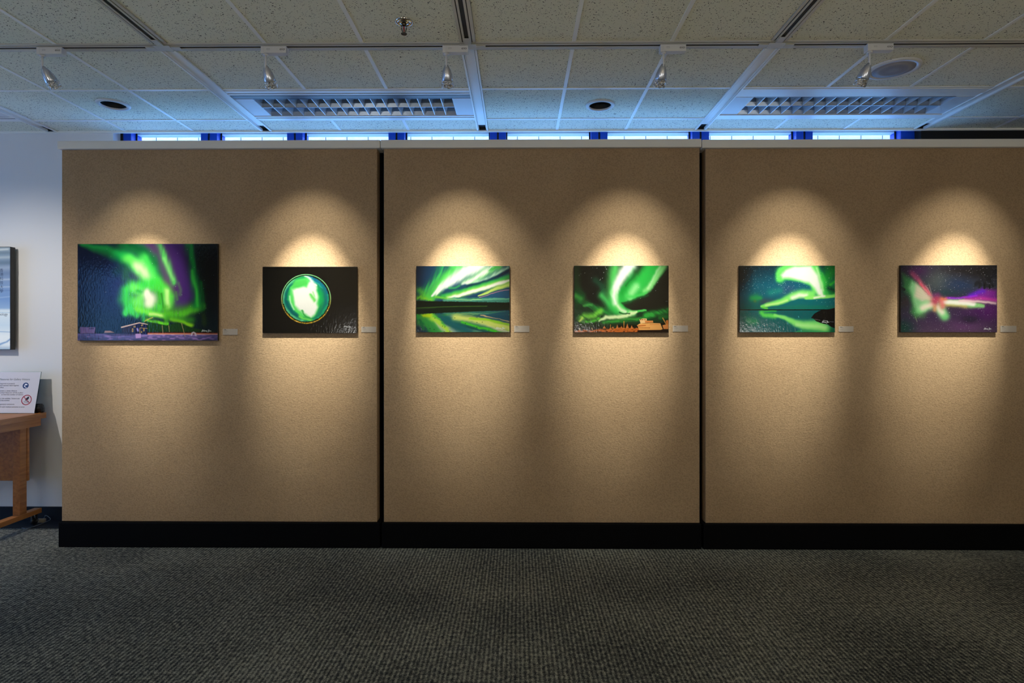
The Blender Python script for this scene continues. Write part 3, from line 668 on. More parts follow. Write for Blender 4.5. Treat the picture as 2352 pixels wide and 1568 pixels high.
def pic4():
    p = Pic(150, 158, 1848, 1355, 310); st = p.st
    p.I[:] = (16, 20, 18); p.mix((16, 74, 36), np.clip((300 - p.X) / 150, 0, .85)); p.mix((22, 62, 34), np.clip((p.Y - 800) / 250, 0, .8))
    p.mix((44, 42, 34), np.exp(-((p.X - 1450) / 330) ** 2 - ((p.Y - 830) / 110) ** 2) * .9)
    p.warp(14, 14, 60, 200, 8, -0.5); sx = p.noise(34, 300, 14, 2, -0.9)
    st([(180, 700), (260, 740)], 62, (76, 190, 76), .85); st([(200, 560), (300, 680)], 60, (16, 84, 40), .7)
    st([(240, 800), (420, 870), (600, 960), (800, 1000)], 60, (36, 140, 56), .75, 2, sx * 2)
    st([(320, 880), (460, 860)], 26, (90, 200, 90), .6)
    st([(520, 420), (640, 520), (680, 640)], 60, (24, 84, 56), .6)
    st([(640, 700), (760, 830), (900, 950), (1050, 1010)], 66, (72, 196, 96), .85)
    st([(880, 200), (850, 420), (830, 640), (860, 800)], 110, (84, 206, 96), .9)
    st([(1600, 150), (1420, 420), (1200, 620), (1020, 740), (950, 860)], 190, (44, 190, 72), .97, 4)
    st([(1180, 200), (1140, 420), (1000, 620)], 80, (26, 156, 54), .8)
    st([(1220, 330), (1080, 520)], 20, (16, 100, 40), .6)
    st([(1780, 150), (1640, 360), (1520, 540), (1420, 620)], 56, (150, 240, 140), .9, 2.2)
    st([(1700, 170), (1600, 330), (1480, 560)], 26, (206, 250, 190), .6)
    st([(1260, 530), (1180, 660), (1160, 720)], 70, (166, 240, 160), .85)
    st([(1100, 700), (1240, 720), (1440, 640)], 34, (70, 212, 90), .8)
    st([(1150, 140, 1.3), (1040, 300, 1.1), (930, 480, .9), (870, 660, .7), (880, 820, .55)], 92, (250, 250, 244), 1, 3)
    st([(850, 640), (900, 850), (980, 950), (1060, 1010), (1200, 1010)], 62, (130, 236, 130), .95, 2.4)
    st([(880, 540), (862, 700), (890, 840)], 36, (244, 250, 240), .95)
    st([(930, 880), (1000, 960), (1080, 1000)], 30, (226, 250, 206), .9)
    p.poly([(1000, 830), (1200, 770), (1400, 700), (1520, 640), (1700, 380), (1848, 200), (1848, 930), (1460, 950), (1180, 965), (1060, 900)], (30, 30, 24), .88, 24)
    st([(1040, 850), (1250, 760), (1480, 690)], 20, (30, 110, 50), .5)
    st([(1120, 1000), (1280, 980), (1440, 960)], 22, (86, 220, 96), .95, 3)
    st([(600, 1150, .5), (720, 1090), (900, 1080), (1080, 1070), (1180, 1020), (1280, 985, .4)], 40, (232, 252, 190), .97, 2.6)
    st([(960, 1000), (1020, 1030), (1150, 1025)], 12, (20, 70, 34), .9)
    st([(260, 1110), (330, 1060), (500, 1060), (620, 980)], 56, (122, 216, 66), .9, 2.2, sx); st([(240, 1160), (290, 1090)], 20, (216, 240, 110), .9)
    st([(300, 1180), (500, 1150), (600, 1110)], 30, (76, 180, 50), .8, 2, sx * 2)
    st([(680, 1190), (900, 1160), (1150, 1130), (1400, 1110)], 34, (60, 170, 60), .85)
    st([(980, 1150), (1250, 1140)], 10, (24, 74, 34), .7); st([(700, 1190), (1000, 1180)], 8, (24, 74, 34), .6)
    st([(1450, 1060), (1650, 1010), (1848, 960)], 56, (52, 166, 62), .85, 2, sx * 2)
    st([(1700, 1090), (1848, 1080)], 40, (40, 130, 50), .7)
    p.stars(14, 9, (170, 180, 800, 700), (240, 245, 240), .7); p.stars(8, 2, (1300, 300, 1830, 830), (240, 245, 240), .7)
    p.U, p.V = p.X, p.Y
    p.mix((34, 46, 22), np.clip((p.Y - 1180) / 60, 0, .85))
    p.treeline(150, 1848, 1340, lambda x: 1285 - 10 * math.sin(x / 90), (16, 22, 10), 4, 16, 44)
    for (x, y, w) in [(215, 1170, 34), (410, 1210, 28), (536, 1150, 26)]: p.poly([(x, y), (x + w, 1310), (x - w, 1310)], (14, 18, 10), 1, 8)
    p.treeline(940, 1330, 1330, 1230, (20, 20, 10), 12, 18, 46); p.treeline(1560, 1848, 1330, 1190, (16, 20, 10), 13, 18, 40)
    p.mix((214, 110, 44), np.clip((p.Y - 1312 + 34 * np.clip((p.X - 400) / 500, 0, 1) + p.noise(40, 26, 3, 2) * 44) / 16, 0, 1) * (p.X < 1330) * .95)
    p.mix((60, 26, 10), np.clip((p.Y - 1285) / 60, 0, 1) * np.clip(p.noise(30, 16, 52, 2) * 4, 0, .9))
    for (x, y, w) in [(925, 1215, 24), (1105, 1200, 30), (690, 1240, 32), (846, 1250, 22), (1185, 1230, 26), (1000, 1240, 20)]: p.poly([(x, y), (x + w, 1290), (x - w, 1290)], (226, 130, 62), .9, 7)
    st([(800, 1220), (800, 1290)], 5, (240, 140, 60), .9); st([(1045, 1160), (1045, 1290)], 6, (250, 160, 70), .95)
    B = (250, 178, 100)
    p.poly([(1280, 1232), (1330, 1200), (1500, 1190), (1700, 1195), (1745, 1300), (1700, 1322), (1320, 1318), (1300, 1262)], B, 1, 3)
    p.poly([(1325, 1125), (1390, 1108), (1455, 1110), (1460, 1185), (1345, 1200)], (255, 204, 140), 1, 3); p.poly([(1420, 1146), (1570, 1146), (1575, 1185), (1430, 1185)], (226, 140, 76), 1, 3)
    for x in (1350, 1385, 1425): p.poly([(x - 10, 1122), (x + 10, 1122), (x + 10, 1136), (x - 10, 1136)], (90, 34, 10), .9, 2)
    p.poly([(1285, 1235), (1440, 1225), (1440, 1240), (1300, 1255)], (190, 96, 44), .9, 3)
    for i in range(9): p.poly([(1325 + 22*i, 1270), (1336 + 22*i, 1270), (1336 + 22*i, 1284), (1325 + 22*i, 1284)], (110, 44, 14), .9, 2)
    for i in range(8): p.poly([(1515 + 22*i, 1212), (1525 + 22*i, 1212), (1527 + 22*i, 1226), (1517 + 22*i, 1226)], (190, 96, 40), .8, 2)
    p.poly([(1290, 1320), (1848, 1312), (1848, 1355), (1290, 1355)], (36, 16, 8), .95, 6)
    p.poly([(1740, 1230), (1848, 1205), (1848, 1300), (1760, 1300)], (240, 150, 80), 1, 3); st([(1745, 1100), (1810, 1215)], 9, (246, 166, 80), .95, 3); p.poly([(1800, 1145), (1848, 1135), (1848, 1215), (1815, 1215)], (226, 130, 60), 1, 3)
    st([(245, 1290), (250, 1320)], 9, (255, 230, 190), .9); st([(465, 1280), (470, 1305)], 8, (255, 220, 170), .9)
    return p
def pic5():
    p = Pic(145, 158, 1868, 1355, 310); st = p.st
    p.grad([(158, (8, 44, 58)), (500, (10, 92, 116)), (700, (14, 96, 116)), (950, (10, 96, 84)), (1355, (10, 100, 96))]); p.mix((8, 14, 22), np.clip((420 - p.X) / 300, 0, .85) * np.clip((900 - p.Y) / 500, 0.45, 1))
    p.mix((60, 80, 120), np.exp(-((p.X - 1020) / 180) ** 2 - ((p.Y - 580) / 110) ** 2) * .6); p.mix((84, 60, 84), np.exp(-((p.X - 620) / 160) ** 2 - ((p.Y - 800) / 60) ** 2) * .6)
    p.warp(10, 10, 120, 160, 8)
    st([(370, 745, .8), (440, 740, 1), (520, 740, .6)], 70, (40, 170, 76), .8); st([(420, 800)], 30, (120, 120, 40), .5); st([(700, 640), (880, 600)], 60, (26, 140, 126), .7)
    st([(1868, 200), (1700, 420), (1720, 560), (1868, 640)], 140, (20, 150, 50), .92)
    st([(1780, 180), (1868, 160)], 90, (16, 120, 50), .8)
    st([(880, 380), (900, 260), (1050, 170), (1300, 150), (1500, 200), (1600, 420), (1640, 640)], 90, (90, 232, 96), .95, 3)
    p.poly([(815, 430), (800, 300), (850, 215), (930, 165), (1560, 158), (1640, 700), (1480, 640), (1420, 520), (1300, 462), (1100, 430), (950, 405), (860, 440)], (110, 236, 104), .97, 34)
    p.poly([(890, 330), (970, 240), (1150, 170), (1440, 170), (1560, 330), (1620, 560), (1650, 720), (1580, 700), (1500, 560), (1400, 460), (1200, 410), (1020, 370), (920, 380)], (250, 250, 242), 1, 42)
    st([(1540, 200), (1600, 400), (1660, 600)], 22, (200, 250, 180), .7); st([(1640, 300), (1700, 440), (1690, 560), (1740, 660)], 24, (60, 190, 70), .8)
    st([(1760, 560), (1850, 600)], 46, (6, 66, 50), .9); st([(1780, 500), (1868, 440)], 26, (60, 200, 50), .8)
    st([(540, 890, .4), (660, 860, .8), (900, 800, 1), (1120, 700, 1.4), (1300, 660, 1.5), (1460, 670, 1.3)], 56, (136, 246, 110), .97, 3)
    st([(1100, 740), (1220, 690), (1350, 690)], 42, (246, 250, 226), .97); st([(620, 870), (850, 830), (1000, 780)], 22, (206, 250, 150), .9)
    st([(1350, 740), (1600, 720), (1868, 705)], 36, (150, 246, 110), .97, 3); st([(1500, 735), (1680, 700)], 18, (250, 252, 236), .9); st([(1620, 600), (1640, 700)], 24, (246, 252, 236), .9)
    p.poly([(540, 945), (640, 905), (850, 880), (1060, 810), (1210, 757), (1360, 775), (1868, 735), (1868, 945)], (12, 104, 112), .97, 8)
    p.poly([(540, 945), (1200, 860), (1868, 880), (1868, 945)], (16, 116, 90), .6, 30); st([(560, 905), (640, 925)], 16, (110, 230, 60), .9)
    # lake
    p.poly([(145, 958), (1868, 958), (1868, 1360), (145, 1360)], (10, 92, 96), 1, 3); p.mix((8, 70, 60), (p.Y > 958) * np.clip((400 - p.X) / 300, 0, .7))
    st([(540, 1000), (580, 1040), (780, 1070)], 46, (96, 226, 84), .95, 2.4); st([(560, 975), (800, 975)], 16, (60, 190, 70), .9)
    st([(780, 1050, .5), (960, 1100, .7), (1130, 1180, 1), (1300, 1230, 1.5), (1500, 1240, 1.9), (1640, 1260, 1.9), (1740, 1300, 1.2)], 56, (140, 242, 116), .97, 3)
    st([(1180, 1220), (1400, 1240), (1700, 1270)], 40, (190, 250, 160), .7); p.poly([(1100, 1360), (1280, 1300), (1560, 1330), (1868, 1350), (1868, 1360)], (60, 170, 90), .6, 16)
    st([(320, 1150), (420, 1160)], 70, (34, 140, 84), .8); st([(1820, 1320)], 70, (16, 110, 70), .9)
    for (x, y) in [(1204, 1078), (1015, 1200), (866, 1260), (478, 1268), (1256, 1330)]: st([(x, y - 12), (x + 4, y + 12)], 5, (120, 210, 230), .8)
    p.U, p.V = p.X, p.Y
    p.stars(330, 5, (190, 165, 1000, 680), (190, 226, 236), .2); p.stars(90, 6, (900, 430, 1420, 660), (200, 230, 240), .25); p.stars(60, 7, (1500, 165, 1860, 900), (220, 250, 230), .3)
    p.treeline(145, 1868, 962, 946, (6, 16, 14), 2, 20, 7)
    st([(145, 951), (1868, 951)], 6, (4, 14, 12), .95, 4)
    p.poly([(1868, 915), (1800, 935), (1640, 955), (1560, 985), (1500, 1020), (1460, 1065), (1440, 1100), (1480, 1110), (1530, 1160), (1640, 1200), (1740, 1215), (1800, 1260), (1868, 1285)], (12, 12, 14), 1, 4)
    p.mix((110, 100, 76), (np.clip(p.noise(24, 16, 6, 2) * 4 - .7, 0, 1)) * np.exp(-((p.X - 1640) / 130) ** 2 - ((p.Y - 1060) / 60) ** 2))
    st([(1500, 1120), (1600, 1140)], 4, (150, 150, 140), .8); st([(1780, 1165), (1850, 1172)], 4, (160, 160, 170), .8); st([(1660, 1140), (1720, 1150)], 5, (210, 210, 214), .9)
    p.sign(1635, 1150, 128, 38)
    return p
def pic6():
    p = Pic(130, 150, 1870, 1355, 310); st = p.st
    p.grad([(150, (50, 44, 60)), (500, (52, 54, 66)), (800, (56, 46, 66)), (1100, (66, 44, 78)), (1355, (88, 64, 92))])
    g = lambda cx, cy, rx, ry: np.exp(-((p.X - cx) / rx) ** 2 - ((p.Y - cy) / ry) ** 2)
    p.mix((84, 90, 84), g(820, 430, 260, 230) * .7); p.mix((36, 52, 84), g(1200, 500, 300, 160) * .8); p.mix((24, 60, 62), g(900, 640, 260, 60) * .5); p.mix((92, 30, 96), g(400, 240, 200, 120) * .6)
    p.mix((26, 22, 20), g(1600, 240, 420, 170) * .95); p.mix((30, 24, 20), g(1200, 220, 330, 90) * .6); p.mix((20, 70, 56), g(170, 1280, 200, 160) * .9); p.mix((30, 66, 50), g(150, 700, 160, 240) * .7); p.mix((70, 34, 44), g(190, 800, 90, 100) * .6)
    p.mix((96, 28, 110), g(1750, 980, 300, 170) * .95); p.mix((104, 60, 110), g(1300, 1240, 330, 120) * .8); p.mix((34, 26, 44), g(1380, 1120, 180, 80) * .8); p.mix((70, 26, 84), g(1500, 1000, 300, 80) * .6)
    p.warp(10, 10, 90, 120, 3)
    p.poly([(1340, 720), (1480, 640), (1600, 570), (1870, 590), (1870, 800), (1600, 770)], (150, 34, 170), .85, 50)
    st([(1380, 700), (1520, 640), (1620, 610)], 50, (92, 36, 200), .8); st([(940, 745), (1200, 742), (1500, 700)], 20, (160, 40, 226), .9); st([(1300, 770), (1600, 750), (1870, 780)], 34, (210, 60, 170), .8)
    # left wing
    p.poly([(150, 290), (340, 400), (600, 620), (720, 760), (620, 900), (400, 1100), (300, 1000), (330, 860), (280, 700), (170, 560)], (64, 140, 74), .9, 60)
    p.poly([(330, 420), (560, 590), (700, 760), (560, 960), (420, 1000), (370, 860), (330, 700), (280, 560)], (150, 214, 150), .9, 50)
    p.poly([(400, 470), (600, 630), (700, 770), (520, 800), (380, 720)], (226, 206, 184), .85, 45)
    st([(340, 300), (450, 420), (560, 540), (640, 660)], 40, (196, 84, 110), .85); st([(480, 480), (600, 610), (680, 700)], 24, (230, 90, 110), .8); st([(320, 260), (420, 380)], 40, (120, 50, 96), .6)
    for k in range(7): a = math.radians(200 + k * 9); st([(740, 790), (740 + 380 * math.cos(a), 790 + 380 * math.sin(a) * .8)], 9, (240, 214, 190), .35)
    st([(700, 850), (560, 930), (470, 990)], 78, (150, 240, 150), .9); st([(690, 850), (600, 890), (520, 920)], 56, (255, 240, 216), .97)
    st([(520, 1060), (420, 1060)], 60, (70, 130, 70), .5)
    # lower lobe
    st([(840, 900), (880, 1000), (920, 1060)], 96, (130, 230, 136), .95, 3); st([(800, 900), (840, 960), (880, 1000)], 56, (252, 246, 220), .95); st([(740, 880), (740, 950)], 40, (230, 170, 110), .8)
    # right beam
    st([(900, 830, .8), (1150, 830), (1400, 865), (1620, 880, .5)], 62, (150, 226, 130), .9, 3); st([(880, 860), (1150, 860), (1300, 890)], 40, (230, 180, 96), .6)
    st([(900, 810, .9), (1100, 815), (1300, 830), (1450, 850, .8)], 46, (255, 252, 240), 1, 3); st([(1200, 790), (1500, 800), (1840, 830)], 26, (255, 214, 220), .9)
    st([(1500, 880), (1620, 890)], 34, (150, 220, 140), .5)
    # hub
    st([(760, 780)], 96, (226, 100, 116), .85); st([(740, 790), (780, 740)], 50, (180, 60, 90), .8); st([(860, 780), (890, 900)], 50, (236, 120, 120), .85); st([(870, 750), (940, 760)], 34, (240, 130, 90), .8); st([(800, 680), (740, 690)], 50, (110, 50, 110), .6)
    p.U, p.V = p.X, p.Y
    p.stars(1100, 5, (140, 160, 1860, 1350), (206, 206, 220), .12, .5); p.stars(160, 8, (140, 160, 1860, 1350), (230, 230, 236), .45)
    r = random.Random(3)
    for k in range(26): x = r.uniform(1480, 1800); y = r.uniform(330, 520); st([(x, y), (x + r.uniform(-20, 20), y + 30)], 22, (24, 21, 20), .5, 2.5)
    st([(1640, 500), (1640, 560)], 20, (20, 18, 18), .9, 4); st([(1730, 500), (1735, 560)], 14, (20, 18, 18), .9, 4); st([(140, 560), (190, 585)], 24, (14, 20, 18), .8, 3)
    st([(392, 1075), (425, 1175)], 4, (190, 200, 160), .7)
    p.sign(1632, 1276, 134, 34)
    return p

GAIN = 3.0
def print_mat(name):
    m = mat(name, (128, 128, 128), 0.11, spec=0.42)
    a = N(m, 'ShaderNodeVertexColor'); a.layer_name = 'ink'; L(m, a.outputs['Color'], BS(m).inputs['Base Color'])
    tc = N(m, 'ShaderNodeTexCoord'); mp = N(m, 'ShaderNodeMapping'); mp.inputs['Scale'].default_value = (1, 1, 0.45); L(m, tc.outputs['Object'], mp.inputs['Vector'])
    nz = N(m, 'ShaderNodeTexNoise', Scale=70.0, Detail=2.0); L(m, mp.outputs[0], nz.inputs['Vector'])
    bp = N(m, 'ShaderNodeBump', Strength=0.16, Distance=0.004); L(m, nz.outputs['Fac'], bp.inputs['Height']); L(m, bp.outputs['Normal'], BS(m).inputs['Normal'])
    return m
M_print = print_mat('glossy_print')
def painted_grid(name, p, w, h, m, parent, loc, gain):
    H, W = p.H, p.W
    xs_ = np.linspace(-w / 2, w / 2, W); zs_ = np.linspace(h / 2, -h / 2, H)
    gx, gz = np.meshgrid(xs_, zs_); co = np.stack([gx, np.zeros_like(gx), gz], -1).reshape(-1, 3)
    idx = np.arange(W * H).reshape(H, W)
    f = np.stack([idx[1:, :-1], idx[1:, 1:], idx[:-1, 1:], idx[:-1, :-1]], -1).reshape(-1, 4)
    me = bpy.data.meshes.new(name); me.vertices.add(W * H); me.vertices.foreach_set('co', co.ravel().astype(np.float32))
    me.loops.add(f.size); me.loops.foreach_set('vertex_index', f.ravel().astype(np.int32))
    me.polygons.add(len(f)); me.polygons.foreach_set('loop_start', (np.arange(len(f)) * 4).astype(np.int32))
    me.update(calc_edges=True); me.validate()
    a = me.color_attributes.new('ink', 'FLOAT_COLOR', 'POINT')
    c = np.clip(p.I / 255.0, 0, 1); c = np.where(c <= 0.04045, c / 12.92, ((c + 0.055) / 1.055) ** 2.4) / gain
    rgba = np.ones((H * W, 4), np.float32); rgba[:, :3] = c.reshape(-1, 3); a.data.foreach_set('color', rgba.ravel())
    me.materials.append(m); o = bpy.data.objects.new(name, me); C.objects.link(o); o.parent = parent; o.location = loc
    return o
PICS = [
 (pic1, 178, 560, 500.5, 782, 'large aurora print of a green swirl above a snowy field and dark lodge', 0.8),
 (pic2, 603, 612.3, 819.6, 764.7, 'black aurora print with a round green and white fisheye circle', 1.0),
 (pic3, 956, 610.8, 1170.7, 762.9, 'aurora print of green and white bands mirrored in a lake below a forest', 1.0),
 (pic4, 1319, 610, 1535.7, 763, 'aurora print with a green ribbon above orange lit buildings', 1.0),
 (pic5, 1698.5, 610, 1918, 763, 'teal aurora print with a starry lake and dark rocky shore', 1.0),
 (pic6, 2068.6, 609, 2290.5, 763, 'purple and pink starburst aurora print full of stars', 1.0)]
TK = 0.019
pic_c = []
for fn, a, b, c, d, lb, g in PICS:
    P0, P1 = on_y(a, b, PANEL_Y - TK), on_y(c, d, PANEL_Y - TK)
    w, h = P1.x - P0.x, P0.z - P1.z; ctr = Vector(((P0.x + P1.x) / 2, PANEL_Y - TK, (P0.z + P1.z) / 2)); pic_c.append(ctr)
    t = thing('aurora_print', lb, 'picture', ctr, 'aurora prints hung on the boards')
    bm = BM(); box(bm, -w/2, w/2, 0.0005, TK - 0.0005, -h/2, h/2, bev=0.0015); obj('print_body', bm, M_edge, t)
    painted_grid('printed_face', fn(), w - 0.003, h - 0.003, M_print, t, (0, -0.0006, 0), GAIN * g)
CARDS = [(512, 755, 546, 769, 'the large aurora print'), (830, 750, 864, 763, 'the round fisheye aurora print'), (1181, 748, 1216, 762.5, 'the lake reflection aurora print'),
         (1545, 747.5, 1580, 761.5, 'the aurora print of orange buildings'), (1926, 749, 1960, 762, 'the rocky shore aurora print'), (2297, 748, 2334, 762.5, 'the purple starburst print')]
for a, b, c, d, lb in CARDS:
    P0, P1 = on_y(a, b, PANEL_Y), on_y(c, d, PANEL_Y); w, h = P1.x - P0.x, P0.z - P1.z
    t = thing('caption_card', 'small white caption card on the board beside ' + lb, 'caption card', ((P0.x + P1.x) / 2, PANEL_Y, (P0.z + P1.z) / 2), 'caption cards beside the prints')
    boxes('card', [(-w/2, w/2, -0.003, -0.0004, -h/2, h/2)], M_card, t, bev=0.0006)
    r = random.Random(a)
    def line(z, hh, x1): # illegible words as thin ink marks
        o = []; x = -w/2 + 0.010
        while x < x1:
            ww = r.uniform(0.003, 0.008); o.append((x, min(x + ww, x1), -0.0034, -0.0030, z, z + hh)); x += ww + 0.0012
        return o
    boxes('caption_title', line(h/2 - 0.0075, 0.0035, -w/2 + 0.026), M_ink, t)
    boxes('caption_text', line(h/2 - 0.013, 0.0026, -w/2 + 0.034) + line(h/2 - 0.022, 0.0016, -w/2 + 0.04) + line(h/2 - 0.0265, 0.0016, -w/2 + 0.03) + line(-h/2 + 0.006, 0.0016, -w/2 + 0.045), M_ink2, t)

# ------------------------------------------------------------------ track spotlights
ROTX = Matrix.Rotation(math.pi / 2, 4, 'X')      # text plane facing the viewer (-Y)
def spotlight(px_stem, tilt, label, yb=TRK + 0.0, X0=None):
    sx = (on_y(px_stem, 140, TRK + 0.005).x if X0 is None else X0)
    t = thing('track_spotlight', label, 'spotlight', (sx, yb, CEIL - 0.005), 'track spotlights in a row')
    bm = BM(); box(bm, -0.008, 0.132, -0.020, 0.022, -0.041, -0.0005, bev=0.002)
    box(bm, -0.022, 0.0, -0.021, 0.023, -0.045, -0.0005, bev=0.004); ad = obj('adapter', bm, M_white, t)
    text('brand_mark', 'eio', 0.021, M_signblack, ad, Matrix.Translation((0.092, -0.0206, -0.026)) @ ROTX, shear=0.1, sx=1.25)
    boxes('symbol_mark', [(0.015, 0.033, -0.0206, -0.0202, -0.0165, -0.0150), (0.015, 0.033, -0.0206, -0.0202, -0.0235, -0.0220), (0.015, 0.016, -0.0206, -0.0202, -0.0235, -0.0150), (0.032, 0.033, -0.0206, -0.0202, -0.0235, -0.0150)], M_grille, ad)
    bm = BM(); lathe(bm, [(0.013, -0.051), (0.016, -0.046), (0.016, -0.042)], 16, close0=True); obj('swivel_ring', bm, M_white, t, smooth=True)
    bm = BM(); lathe(bm, [(0.0068, -0.125), (0.0068, -0.044)], 16, close0=True, close1=True); obj('stem', bm, M_white, t, smooth=True)
    d = Vector((tilt, 0.60, -0.92)).normalized()
    q = Vector((0, 0, -1)).rotation_difference(d).to_matrix().to_4x4(); mt = Matrix.Translation((0, 0, -0.108)) @ q
    bm = BM(); lathe(bm, [(0.002, 0.006), (0.008, -0.001), (0.016, -0.014), (0.0245, -0.033), (0.031, -0.055), (0.0345, -0.078), (0.0345, -0.088), (0.032, -0.092)], 28, mt); obj('lamp_head', bm, M_head, t, smooth=True)
    bm = BM(); prof = [(0.031, -0.084), (0.036, -0.092), (0.0355, -0.101), (0.0365, -0.111), (0.0355, -0.121), (0.0365, -0.130), (0.0325, -0.130), (0.030, -0.112), (0.029, -0.096)]
    lathe(bm, prof, 30, mt, jit=0.0028, seed=int(abs(sx) * 1000)); obj('foil_collar', bm, M_foil, t)
    bm = BM(); lathe(bm, [(0.026, -0.104), (0.020, -0.100)], 20, mt, close1=True); obj('bulb', bm, M_bulb, t)
    return Vector((sx, yb, CEIL - 0.113)) + d * 0.14
LB = ['above the large aurora print', 'above the round fisheye print', 'above the lake reflection print, beside the centre track joint', 'above the print of orange buildings', 'in front of the round ceiling speaker']
lamps = [spotlight(p, tl, 'white track spotlight with silver head, ' + lb) for p, tl, lb in zip((99, 611, 1025.5, 1523, 1996), (0.24, 0.07, 0.0, -0.07, -0.17), LB)]
lamps.append(spotlight(0, -0.05, 'white track spotlight at the far end of the row, past the starburst print', X0=3.42))

# ------------------------------------------------------------------ recessed ceiling lights
def luminaire(cx, kind, label):
    t = thing('ceiling_light', label, 'ceiling light', (cx, ROWS[1], CEIL), 'recessed louvre ceiling lights')
    hw = 0.878; D = ROWS[2] - ROWS[1]; a, b = 0.163, 0.163 + 0.329; e = 0.742
    if kind == 0:
        rl = [(-hw, hw, 0.012, 0.050, -0.004, 0.012), (-hw, hw, 0.064, 0.086, -0.004, 0.012), (-hw, hw, b + 0.008, b + 0.028, -0.004, 0.012), (-hw, hw, b + 0.044, D - 0.012, -0.004, 0.012)]
        boxes('rail_dark', [(-hw, hw, 0.100, a - 0.013, -0.002, 0.012)], M_rail, t)
        boxes('air_slot', [(-hw, hw, 0.012, 0.099, -0.001, 0.03), (-hw, hw, b + 0.0125, D - 0.012, -0.001, 0.03)], M_slot, t)
    else:
        rl = [(-hw, hw, 0.012, 0.090, -0.004, 0.012), (-hw, hw, 0.094, a, 0.002, 0.012), (-hw, hw, b + 0.01, D - 0.012, -0.006, 0.012)]
        boxes('air_slot', [(-hw, hw, 0.0, 0.012, 0.012, 0.03), (-hw, hw, b, b + 0.01, 0.012, 0.03)], M_slot, t)
    boxes('frame', rl, M_grid, t)
    boxes('end_plate', [(-hw, -e, a, b, 0.0, 0.012)], M_white, t); boxes('end_plate', [(e, hw, a, b, 0.0, 0.012)], M_white, t)
    # parabolic louvre: cross blades and a spine
    bm = BM(); nC = 17; st_ = 2 * e / nC; zt_ = 0.052
    for i in range(nC + 1):
        x = -e + i * st_; w0, w1, w2 = 0.0022, 0.006, 0.017
        for (wa, wb, za, zc) in ((w0, w1, 0.001, zt_ * .55), (w1, w2, zt_ * .55, zt_)):
            hexa(bm, [(x - wa, a, za), (x + wa, a, za), (x + wa, b, za), (x - wa, b, za), (x - wb, a, zc), (x + wb, a, zc), (x + wb, b, zc), (x - wb, b, zc)])
    obj('cross_blades', bm, M_louvre, t)
    bm = BM(); m_ = (a + b) / 2
    for yc, side in ((m_, 0), (a, 1), (b, -1)):
        for (wa, wb, za, zc) in ((0.003, 0.012, 0.0, 0.028), (0.012, 0.034, 0.028, 0.056)):
            l0, r0 = (wa if side <= 0 else 0), (wa if side >= 0 else 0); l1, r1 = (wb if side <= 0 else 0), (wb if side >= 0 else 0)
            hexa(bm, [(-e, yc - l0, za), (e, yc - l0, za), (e, yc + r0 + 1e-4, za), (-e, yc + r0 + 1e-4, za), (-e, yc - l1, zc), (e, yc - l1, zc), (e, yc + r1 + 1e-4, zc), (-e, yc + r1 + 1e-4, zc)])
    obj('louvre_spine', bm, M_reflect, t)
    boxes('housing', [(-hw, hw, 0.09, b + 0.02, 0.105, 0.115), (-hw, hw, a - 0.012, a - 0.001, 0.0125, 0.105), (-hw, hw, b + 0.001, b + 0.012, 0.0125, 0.105), (-e - 0.01, -e - 0.001, a, b, 0.0125, 0.105), (e + 0.001, e + 0.01, a, b, 0.0125, 0.105)], M_reflect, t)
    for yc in ((a + m_) / 2, (m_ + b) / 2):
        bm = BM(); tube(bm, [(-e + 0.02, yc, 0.082), (e - 0.02, yc, 0.082)], 0.013, 12); obj('lamp_tube', bm, M_tube, t, smooth=True)
luminaire(MAINS[2] + 0.9265, 0, 'recessed ceiling light with blue tinted mirror louvre, above the gap between first two boards')
luminaire(MAINS[4] + 0.9265, 1, 'recessed ceiling light with mirror louvre and plain wide rails, above the rightmost board')
luminaire(MAINS[0] + 0.9265, 0, 'recessed ceiling light mostly cut off, above the white wall')

def downlight(c, ro, ri, label):
    t = thing('downlight', label, 'ceiling downlight', (c.x, c.y, CEIL), 'unlit round downlights')
    bm = BM(); lathe(bm, [(ri, 0.006), (ri, -0.006), (ri + 0.004, -0.009), (ro - 0.006, -0.006), (ro - 0.001, -0.002), (ro, 0.003)], 48); obj('trim_ring', bm, M_white, t, smooth=True)
    bm = BM(); lathe(bm, [(ri, 0.004), (ri - 0.006, 0.06), (ri * .7, 0.11), (0.01, 0.112)], 40, close1=True); obj('black_baffle', bm, M_slot, t, smooth=True)
downlight(holes[0][0], 0.114, 0.0855, 'unlit round black downlight beside the recessed light, nearest the white wall')
downlight(holes[1][0], 0.110, 0.0835, 'unlit round black downlight between the two louvre ceiling lights')
c = on_z(2052, 158.5, CEIL)
t = thing('ceiling_speaker', 'round white ceiling speaker with grey grille behind a track spotlight', 'speaker', (c.x, c.y, CEIL))
bm = BM(); lathe(bm, [(0.125, -0.001), (0.127, -0.006), (0.148, -0.007), (0.157, -0.003), (0.158, 0.004)], 56); obj('bezel', bm, M_white, t, smooth=True)
bm = BM(); lathe(bm, [(0.1235, 0.002), (0.123, -0.005), (0.08, -0.0085), (0.02, -0.010)], 56, close1=True); obj('grille', bm, M_grille, t, smooth=True)
c = on_z(928, 51, CEIL)
t = thing('sprinkler_head', 'chrome fire sprinkler with red bulb hanging from a ceiling tile', 'sprinkler', (c.x, c.y, CEIL + 0.004))
bm = BM(); lathe(bm, [(0.049, 0.0), (0.049, -0.004), (0.045, -0.009), (0.037, -0.011), (0.035, -0.007), (0.026, -0.007), (0.024, -0.011), (0.015, -0.012)], 40); obj('escutcheon', bm, M_chrome, t, smooth=True)
bm = BM(); lathe(bm, [(0.014, -0.005), (0.014, -0.022), (0.011, -0.026), (0.004, -0.027)], 20, close1=True)
